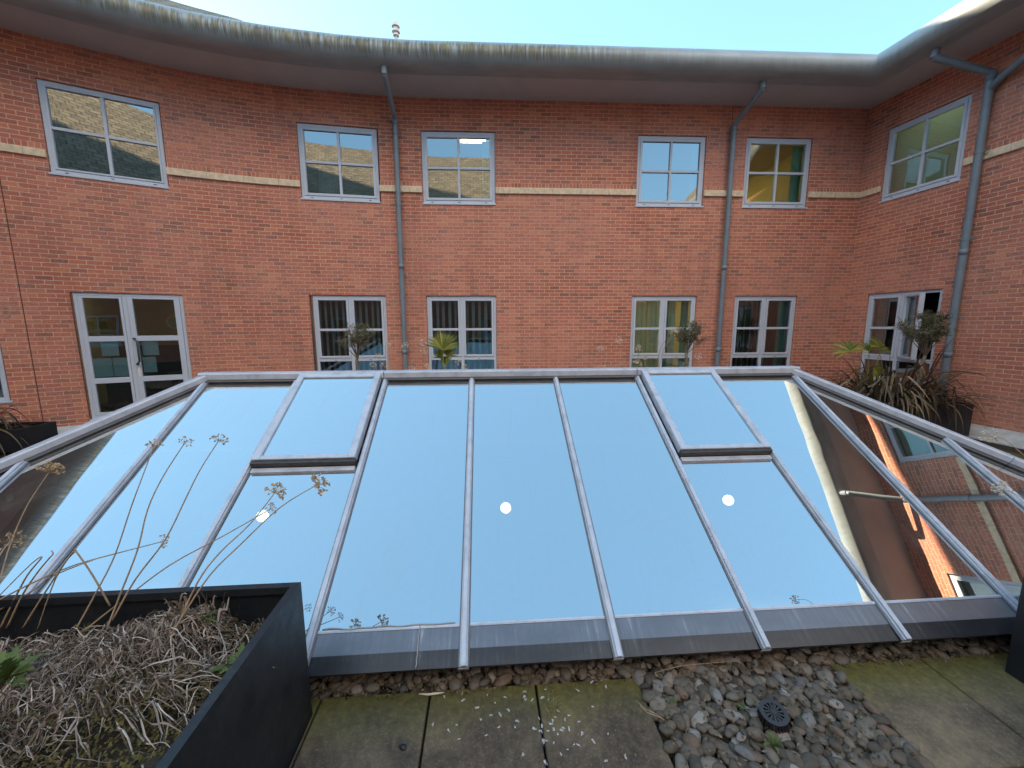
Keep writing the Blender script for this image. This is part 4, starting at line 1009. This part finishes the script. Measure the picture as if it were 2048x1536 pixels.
allium('upper of two pale dried alliums at the right edge over the glass', [at(2140, 1010, 1.85), at(2090, 945, 1.9), at(2045, 908, 1.95), at(2010, 880, 2.0), at(1978, 872, 2.0)], .034, 24, .002, 'dried alliums at the right edge', True, (-.6, 1), seed=51)
allium('lower of two pale dried alliums at the right edge over the glass', [at(2150, 1120, 1.85), at(2095, 1040, 1.88), at(2048, 998, 1.9), at(2002, 976, 1.92)], .036, 30, .002, 'dried alliums at the right edge', True, (-.8, 1), seed=52)
GB = 'small pale dried alliums standing behind the rooflight'
back = [(746, 730, 752, 770, 'left of the pair low in front of the left olive window'), (768, 731, 772, 770, 'right of the pair low in front of the left olive window'), (757, 713, 764, 770, 'just above the low pair right of the left olive tree'), (775, 690, 776, 770, 'highest one in front of the right edge of the left olive window'),
 (810, 690, 806, 770, 'in front of the left downpipe'), (846, 686, 812, 775, 'higher of two leaning right towards the small palm'), (848, 703, 800, 775, 'lower of two leaning right towards the small palm'), (824, 738, 818, 770, 'low one between the left downpipe and the small palm'), (855, 733, 830, 770, 'close to the left of the small palm foot'),
 (916, 724, 900, 770, 'right of the small palm foot'), (929, 735, 925, 770, 'furthest right beside the small palm'), (1202, 698, 1232, 765, 'left of the two above the dry grass tuft'), (1238, 681, 1249, 765, 'right of the two above the dry grass tuft'), (1277, 696, 1275, 765, 'top of the cluster at the left edge of the yellow lit window'),
 (1289, 714, 1291, 765, 'right of the cluster at the yellow lit window'), (1272, 722, 1270, 765, 'left low one of the cluster at the yellow lit window'), (1278, 728, 1280, 765, 'lowest of the cluster at the yellow lit window'), (1344, 661, 1304, 765, 'left arching one touching the middle olive tree'), (1350, 664, 1310, 765, 'right arching one touching the middle olive tree'), (1396, 713, 1340, 765, 'low one right of the middle olive trunk')]
for i, (u, v, u0, v0, lb) in enumerate(back):
    yy = 7.25 if u < 1100 else 7.4
    p0 = at(u0, v0, yy); p0.z = .42; mid = at(u0 + (u - u0) * .35, v0 + (v - v0) * .55, yy)
    allium('pale dried allium ' + lb, [p0, mid, at(u0 + (u - u0) * .75, v0 + (v - v0) * .85, yy), at(u, v, yy)], .062, 16, .005, GB, True, (-.8, 1), seed=60 + i)

# ------------------------------------------------------------------ shrubs and trees
def blade(mb, base, d, L, wd, droop, rnd, n=8, fold=.25, kink=0, tipw=.1):
    d = d.normalized(); p = Vector(base); pts = [p.copy()]; v = d.copy(); st_ = L / n
    for i in range(n):
        v = (v + Vector((0, 0, -1)) * droop * (i / n) * .55).normalized()
        if kink and i == kink: v = (v + Vector((rnd.gauss(0, .4), rnd.gauss(0, .4), -1.3))).normalized()
        p = p + v * st_; pts.append(p.copy())
    ws = [wd * (.55 + .45 * min(1, i / (n * .3))) * (1 if i < n * .55 else max(tipw, 1 - (i / n - .55) / .45)) for i in range(n + 1)]
    mb.ribbon(pts, ws, d.cross(Vector((0, 0, 1))) if abs(d.z) < .98 else Vector((1, 0, 0)), fold=fold)
def olive(label, base, top, crown, rx, rz, seed, ntw=420, lean=0, leaf=.042):
    rnd = random.Random(seed); base, top, crown = Vector(base), Vector(top), Vector(crown)
    t = thing('olive_tree', label, 'olive tree', tuple(base), 'small lollipop olive trees in planters')
    tb = MB(); pts = []; n = 9
    for i in range(n): 
        k = i / (n - 1); q = base.lerp(top, k) + Vector((.016 * sin(k * 9 + seed), .01 * cos(k * 7), 0)) + Vector((lean * sin(pi * k), 0, 0)); pts.append(q)
    tb.tube(pts, [.034 - .012 * i / n + .004 * sin(i * 2.1) for i in range(n)], 10); tb.build('trunk', 'bark', t, True)
    br_ = MB(); lf = MB(); tips = []
    for i in range(17):
        ph = i * 2.4 + rnd.uniform(-.3, .3); el = rnd.uniform(.15, 1.35); dd = Vector((cos(ph) * cos(el), sin(ph) * cos(el), sin(el)))
        tgt = crown + Vector((dd.x * rx, dd.y * rx, (dd.z - .35) * rz)) * rnd.uniform(.55, .92); s0 = top + Vector((0, 0, -.06 + .02 * rnd.random()))
        mid = s0.lerp(tgt, .5) + Vector((rnd.gauss(0, .02), rnd.gauss(0, .02), .02)); br_.tube([s0, mid, tgt], [.010, .006, .003], 5); tips += [mid, tgt, mid.lerp(tgt, .5)]
    for i in range(ntw):
        # twig starts on a limb and grows outwards
        s0 = rnd.choice(tips); dd = Vector([rnd.gauss(0, 1) for _ in range(3)]).normalized(); out = (s0 - top).normalized(); dd = (dd + out * .8 + Vector((0, 0, .25))).normalized()
        L = rnd.uniform(.08, .20); e = s0 + dd * L; rel = e - crown
        q = sqrt((rel.x / rx) ** 2 + (rel.y / rx) ** 2 + (rel.z / rz) ** 2)
        lim = 1.05 + .55 * noise.noise(rel.normalized() * 2.2 + Vector((seed, 0, 0)))
        if q > lim: continue
        br_.tube([s0, s0.lerp(e, .5) + Vector((0, 0, .008)), e], [.0022, .0016, .0010], 3)
        nl = rnd.randint(4, 8)
        low = rel.z / rz < -.25
        for j in range(nl):
            if low and rnd.random() < .6: continue
            p = s0.lerp(e, .2 + .8 * j / nl); ld = (dd * .7 + Vector([rnd.gauss(0, .6) for _ in range(3)])).normalized(); l = leaf * rnd.uniform(.7, 1.2); sd_ = ld.cross(Vector([rnd.gauss(0, 1) for _ in range(3)])).normalized() * l * .14
            lf.poly([p, p + ld * l * .45 + sd_, p + ld * l, p + ld * l * .45 - sd_], [(0, 1, 2, 3)])
    br_.build('branches', 'bark', t); lf.build('crown', 'olive', t); return t
def G2(u, v, y): return tuple(at(u, v, y))
ol = at(713, 745, 7.2)
olive('left olive tree in front of the lower window, round grey green crown', (ol.x, 7.2, .42), G2(715, 712, 7.2), G2(716, 676, 7.2), .36, .36, 3)
ol = at(1370, 745, 7.4)
olive('middle olive tree with a narrow crown in front of the yellow lit window', (ol.x, 7.4, .42), G2(1374, 702, 7.4), G2(1381, 672, 7.4), .30, .36, 8)
olive('right olive tree with a thick pale trunk in the corner planter', G2(1838, 806, 7.0), G2(1851, 706, 7.0), G2(1853, 664, 7.0), .46, .46, 5, 600, -.03, .05)

def fan(mb, c, ax, up, R_, n, rnd, arc=2.5, droop=.12, wd=.028):
    ax = ax.normalized(); up = (up - ax * up.dot(ax)).normalized(); sd_ = ax.cross(up)
    for i in range(n):
        a = -arc / 2 + arc * i / (n - 1); d = up * cos(a) + sd_ * sin(a); L = R_ * rnd.uniform(.85, 1.05) * (1 - .16 * abs(a) / (arc / 2))
        pts = []; m = 5
        for k in range(m + 1): t = k / m; pts.append(c + d * L * t + ax * .04 * R_ * sin(t * 3) + Vector((0, 0, -droop * R_ * t * t * t)))
        mb.ribbon(pts, [wd * .25, wd * .75, wd, wd * .9, wd * .55, wd * .08], d.cross(ax), fold=.3 if i % 2 else -.3)
def palm(label, base, fans, seed, stalks=.008):
    rnd = random.Random(seed); base = Vector(base); t = thing('fan_palm', label, 'palm', tuple(base), 'small fan palms in planters')
    for c, ax, up, R_, n, arc in fans:
        c = Vector(c); m = MB(); fan(m, c, Vector(ax), Vector(up), R_, n, rnd, arc); o = m.build('frond', 'palm', t)
        m = MB(); m.tube([base, base.lerp(c, .5) + Vector((0, 0, .03)), c], [stalks * 1.2, stalks, stalks * .6], 6); m.build('leaf_stalk', 'palm', t, True)
b = at(888, 742, 7.15); b.z = .42
palm('small bright green fan palm in front of the lower window right of the left downpipe', b, [
 (at(886, 700, 7.1), (.1, -1, .25), (0, .2, 1), .44, 28, 2.5), (at(893, 712, 7.2), (.5, -.8, .2), (.5, 0, .9), .30, 18, 2.0), (at(884, 716, 7.2), (-.4, -.9, .1), (-.6, 0, .8), .24, 14, 1.8), (at(890, 728, 7.25), (0, -1, .1), (.15, 0, 1), .22, 12, 1.5)], 4)
b = at(1735, 790, 7.2); b.z = .38
palm('dark green fan palm rising out of the flax clump in the corner planter', b, [
 (at(1700, 703, 6.9), (-.2, -.75, .7), (-.2, .2, 1), .36, 24, 3.6), (at(1762, 698, 7.1), (.3, -.75, .6), (.3, .3, 1), .36, 22, 3.2), (at(1738, 702, 7.3), (0, -.8, .6), (0, 0, 1), .30, 16, 2.4), (at(1748, 735, 7.0), (.2, -.9, .2), (.5, 0, -.5), .25, 12, 2.0)], 9)

def flax(label, base, n, seed, L=(.6, 1.05), rad=.35, aim=None, elev=(.25, 1.35), wd=(.022, .042)):
    rnd = random.Random(seed); base = Vector(base); t = thing('flax', label, 'flax plant', tuple(base), 'bronze flax clumps in planters'); m = MB()
    for i in range(n):
        ph = rnd.uniform(0, 2 * pi) if aim is None else aim + rnd.gauss(0, .5); el = rnd.uniform(*elev); d = Vector((cos(ph) * cos(el), sin(ph) * cos(el), sin(el)))
        r0 = rnd.uniform(0, rad); p = base + Vector((cos(ph) * r0, sin(ph) * r0 * .6, -.02))
        blade(m, p, d, rnd.uniform(*L), rnd.uniform(*wd), rnd.choice((.3, .8, 1.3, 1.9)), rnd, 9, .22, rnd.choice((0, 0, 0, 4, 5, 6)))
    m.build('leaves', 'flax', t); return t
flax('big bronze flax clump with drooping strap leaves in the corner planter', (6.95, 7.15, .37), 330, 5, (.6, 1.35), .68, elev=(.35, 1.5), wd=(.028, .058))
flax('small dark flax clump sending leaves in from the far left edge', (-8.5, 6.05, .18), 46, 6, (.7, 1.25), .15, elev=(.1, 1.0), aim=-.1)
# dry leaves from the corner clump: a long blade reaching right along the wall, a pale one hanging over the rim
m = MB(); rnd = random.Random(3); m.ribbon([at(1830, 765, 6.8), at(1870, 748, 6.75), at(1915, 742, 6.7), at(1960, 748, 6.65), at(1980, 756, 6.6)], [.02, .026, .022, .014, .003], (0, 0, 1))
tag(m.build('flax_leaf', 'flax'), 'long thin flax leaf reaching right across the big downpipe', 'leaf')
m = MB(); m.ribbon([at(1805, 775, 6.62), at(1822, 790, 6.60), at(1832, 803, 6.58), at(1836, 820, 6.57), at(1840, 842, 6.57)], [.03, .05, .055, .045, .012], (1, .2, 0), fold=.2)
tag(m.build('flax_leaf', island('dry_olive_brown_leaf', [(0, (.13, .12, .07)), (1, (.17, .15, .09))], .6)), 'pale dry flax leaf hanging over the rim of the corner planter', 'leaf')
# tuft of dry grass behind the rooflight
rnd = random.Random(8); gr = MB(); c = at(1225, 748, 7.35); c.z = .45
for i in range(150):
    ph = rnd.uniform(0, 6.3); el = rnd.uniform(.7, 1.5); blade(gr, c + Vector((rnd.gauss(0, .14), rnd.gauss(0, .08), 0)), Vector((cos(ph) * cos(el), sin(ph) * cos(el), sin(el))), rnd.uniform(.55, .85), .005, rnd.uniform(.2, .9), rnd, 7, .2)
tag(gr.build('dry_grass', 'seed_pale'), 'tuft of dry pale grass showing just above the ridge of the rooflight', 'grass tuft')
# low green sprigs beside the small palm and the left olive
def weed(label, c, n, L, wd, seed, el=(.2, 1.0), group='small green weeds', lobed=True):
    rnd = random.Random(seed); m = MB(); c = Vector(c)
    for i in range(n):
        ph = i * 2.4 + rnd.uniform(-.4, .4); e = rnd.uniform(*el); d = Vector((cos(ph) * cos(e), sin(ph) * cos(e), sin(e))); l = L * rnd.uniform(.6, 1.1); pts = []; ws = []; k = 9
        for j in range(k + 1):
            t = j / k; pts.append(c + d * l * t + Vector((0, 0, -.35 * l * t * t))); w_ = wd * sin(pi * min(1, .08 + t * .9)); ws.append(w_ * ((.45 if j % 2 else 1.15) if lobed else 1))
        m.ribbon(pts, ws, d.cross(Vector((0, 0, 1))), fold=.15)
    return tag(m.build('weed', 'weed'), label, 'weed', group)
weed('leafy green dandelion at the left edge of the foreground planter', PL(.93, .34, mound(.93, .34) + .05), 14, .20, .05, 1, (.3, 1.2))
weed('lowest green dandelion in the bottom left corner of the foreground planter', PL(.76, .62, mound(.76, .62) + .05), 14, .19, .05, 2, (.3, 1.2))
weed('green dandelion near the right rim of the foreground planter', PL(.13, .30, mound(.13, .30) + .03), 9, .14, .034, 3)
weed('small green dandelion between the dry stems at the back of the foreground planter', PL(.36, .13, mound(.36, .13) + .035), 6, .09, .022, 4)
m = MB(); rnd = random.Random(4)
for i in range(7): blade(m, PL(.92 + rnd.gauss(0, .02), .05, .42), Vector((rnd.gauss(0, .25), 0, 1)), .07, .008, .1, rnd, 4)
tag(m.build('sprout', 'weed'), 'short green shoots at the rear rim of the foreground planter', 'sprout')
PZ = GZ + .05
def gp(u, v, z): d = at(u, v, 1.0) - Vector((0, 0, EYE)); return Vector((0, 0, EYE)) + d * ((z - EYE) / d.z)
weed('green weed growing among the pebbles in front of the drain cage', gp(1548, 1492, PZ + .02), 12, .075, .018, 5, (.3, 1.3))
weed('small green weed left of the drain cage', gp(1487, 1420, PZ + .02), 6, .05, .012, 6, (.5, 1.4))
weed('tiny green weed near the left edge of the pebble bed', gp(1343, 1402, PZ + .02), 6, .03, .010, 7)
m = MB(); rnd = random.Random(14); c = gp(1107, 1415, SLABZ)
for i in range(60):
    ph = rnd.uniform(0, 6.3); el = rnd.uniform(.15, 1.3); blade(m, c + Vector((rnd.gauss(0, .012), rnd.gauss(0, .03), .002)), Vector((cos(ph) * cos(el), sin(ph) * cos(el), sin(el))), rnd.uniform(.02, .055), .003, .6, rnd, 4)
tag(m.build('grass_tuft', island('olive_grass_blade', [(0, (.10, .10, .03)), (1, (.26, .24, .09))], .8)), 'small tuft of yellow green grass growing from the joint between slabs', 'grass tuft')

# ------------------------------------------------------------------ feathers
def feather_mesh(seed):
    rnd = random.Random(seed); m = MB(); L = .024; pts = [Vector((L * t, .004 * sin(t * 2.5 + seed), .002 + .004 * sin(t * 3))) for t in [i / 5 for i in range(6)]]
    m.tube(pts, [.0004, .0004, .0003, .0003, .0002, .0001], 3)
    for i in range(34):
        t = rnd.uniform(.12, 1); p = pts[0].lerp(pts[-1], t) + Vector((0, .003 * sin(t * 2.5), .003)); s_ = rnd.choice((-1, 1)); l = .0075 * rnd.uniform(.5, 1.1); d = Vector((.6, s_, rnd.uniform(-.1, .5))).normalized()
        m.poly([p, p + d * l * .5 + Vector((.0009, 0, 0)), p + d * l, p + d * l * .5 - Vector((.0009, 0, 0))], [(0, 1, 2, 3)])
    return m
protos = []
FP = [(850,1182),(935,1200),(1070,1168),(1150,1172),(1103,1198),(1028,1220),(1165,1235),(1077,1268),(1030,1283),(1143,1275),(903,1316),(785,1325),(877,1356),(930,1385),(1133,1322),(1210,1295),(1207,1320),(1068,1363),(1250,1150),(1262,1162),(1275,1178),(1298,1197),(1375,1130),(1340,1180),(1520,1130),(1602,1105),(1685,1130),(1620,1222),(1500,1265),(1470,1300),(1532,1305),(1440,1340),(1350,1340),(1345,1310),(1390,1345),(1355,1385),(1410,1310),(1495,1350),(1553,1348),(1412,1400),(1520,1408),(1600,1390),(1692,1370),(1550,1428),(1490,1440),(1440,1460),(1250,1460),(1670,1505),(1380,1525),(1790,1495),(1355,1360),(1365,1400),(1325,1340),(1400,1285),(1425,1275),(1450,1330),(1430,1355),(1405,1330),(1360,1420),(1380,1190),(1445,1250),(1340,1290)]
rnd = random.Random(17)
def desc(u, v):
    if 1330 < u < 1470 and 1240 < v < 1430: return 'small white feather in the dense cluster around the slab joint below the grass tuft', 'white feathers clustered at the slab joint'
    if u < 1310: return 'small white feather lying on the middle slab left of the grass tuft', 'white feathers scattered on the slab left of the tuft'
    return 'small white feather lying on the slab right of the grass tuft', 'white feathers scattered on the slab right of the tuft'
for i, (u, v) in enumerate(FP):
    p = gp(560 + u / 2.577, 940 + v / 2.577, SLABZ + .004); lb, grp_ = desc(u, v)
    if i < 4: o = feather_mesh(i).build('feather', 'feather'); protos.append(o)
    else: o = protos[i % 4].copy(); COL.objects.link(o)
    s_ = rnd.uniform(.5, 1.0); o.location = p; o.rotation_euler = (rnd.uniform(-.3, .3), rnd.uniform(-.3, .1), rnd.uniform(0, 6.3)); o.scale = (s_, s_, s_); tag(o, lb, 'feather', grp_)
for (u, v, lb) in ((1598, 1330, 'white feather standing among the pebbles near the glass'), (1575, 1388, 'tiny white feather among the pebbles above the drain cage')):
    o = protos[1].copy(); COL.objects.link(o); o.location = gp(u, v, PZ + .04); o.scale = (1.3, 1, 1); o.rotation_euler = (.3, .2, 1.9); tag(o, lb, 'feather')
# twig, dark stone, straw
m = MB(); m.tube([gp(838, 1388, SLABZ + .008), gp(855, 1389, SLABZ + .012), gp(872, 1387, SLABZ + .014), gp(888, 1385, SLABZ + .010)], [.003, .005, .0055, .002], 6)
tag(m.build('twig', 'seed_pale', smooth=True), 'short grey twig lying across a slab joint under the glass edge', 'twig')
m = MB(); p = gp(806, 1494, SLABZ + .006); pebble(m, p.x, p.y, p.z, .018, .013, .008, random.Random(2))
tag(m.build('stone', simple('black_wet_stone', (.015, .015, .015), .4), smooth=True), 'small black stone alone on the left slab', 'stone')
for k, (lb, px_) in enumerate((('dry straw curving along the left side of the pebble bed', [(1272, 1400), (1290, 1418), (1312, 1428), (1328, 1440)]), ('long thin dry stalk lying across the top of the pebbles', [(1310, 1345), (1360, 1332), (1420, 1326), (1478, 1322)]), ('short dry straw under the curving one at the pebble bed', [(1280, 1412), (1295, 1425), (1322, 1436)]))):
    m = MB(); m.tube([gp(u, v, PZ + .055) for u, v in px_], .0017, 5); tag(m.build('straw', 'stalk', smooth=True), lb, 'straw')

# ------------------------------------------------------------------ drain cage
c = gp(1545, 1442, GZ + .06); dg = thing('drain_cage', 'round black plastic drain cage with a spoked lid set in the pebbles', 'drain cover', (c.x, c.y, GZ))
tilt = Matrix.Rotation(radians(9), 3, 'X') @ Matrix.Rotation(radians(-6), 3, 'Y'); c0 = Vector((c.x, c.y, GZ + .02)); Rr = .060; Hh = .105
def D(x, y, z): return c0 + tilt @ Vector((x, y, z))
m = MB(); N0 = 26
for i in range(N0):
    a = 2 * pi * i / N0; ca, sa = cos(a), sin(a); t_ = Vector((-sa, ca, 0)) * .0035; m.box8([D(ca * (Rr + .008) - t_.x, sa * (Rr + .008) - t_.y, 0), D(ca * (Rr + .008) + t_.x, sa * (Rr + .008) + t_.y, 0), D(ca * (Rr - .004) + t_.x, sa * (Rr - .004) + t_.y, 0), D(ca * (Rr - .004) - t_.x, sa * (Rr - .004) - t_.y, 0)] + [D(ca * Rr - t_.x, sa * Rr - t_.y, Hh), D(ca * Rr + t_.x, sa * Rr + t_.y, Hh), D(ca * (Rr - .012) + t_.x, sa * (Rr - .012) + t_.y, Hh), D(ca * (Rr - .012) - t_.x, sa * (Rr - .012) - t_.y, Hh)])
for z in (.01, .05):
    m.tube([D(cos(2 * pi * i / 28) * (Rr + .006), sin(2 * pi * i / 28) * (Rr + .004), z) for i in range(29)], .004, 5)
m.build('side_bars', 'plastic', dg)
m = MB(); 
for (r0, r1, z) in ((Rr - .018, Rr + .001, Hh + .001), (0, .012, Hh + .003)):
    n = 40; vs = []
    for i in range(n):
        a = 2 * pi * i / n; vs += [D(cos(a) * r0, sin(a) * r0, z), D(cos(a) * r1, sin(a) * r1, z), D(cos(a) * r1, sin(a) * r1, z + .006), D(cos(a) * r0, sin(a) * r0, z + .006)]
    m.poly(vs, [(4 * i + k, 4 * ((i + 1) % n) + k, 4 * ((i + 1) % n) + (k + 1) % 4, 4 * i + (k + 1) % 4) for i in range(n) for k in range(4)])
for i in range(13):
    a = 2 * pi * i / 13; ca, sa = cos(a), sin(a); w0, w1 = .0022, .0045; f = lambda r_, w_, z: D(ca * r_ - sa * w_, sa * r_ + ca * w_, z)
    m.box8([f(.008, -w0, Hh + .002), f(.008, w0, Hh + .002), f(Rr - .014, w1, Hh + .002), f(Rr - .014, -w1, Hh + .002), f(.008, -w0, Hh + .007), f(.008, w0, Hh + .007), f(Rr - .014, w1, Hh + .006), f(Rr - .014, -w1, Hh + .006)])
m.build('lid', simple('grey_black_lid', (.035, .035, .04), .5), dg)
m = MB(); m.tube([D(0, 0, 0), D(0, 0, .02)], Rr - .012, 20); m.build('sump', simple('black_void', (.004, .004, .004), .9), dg)
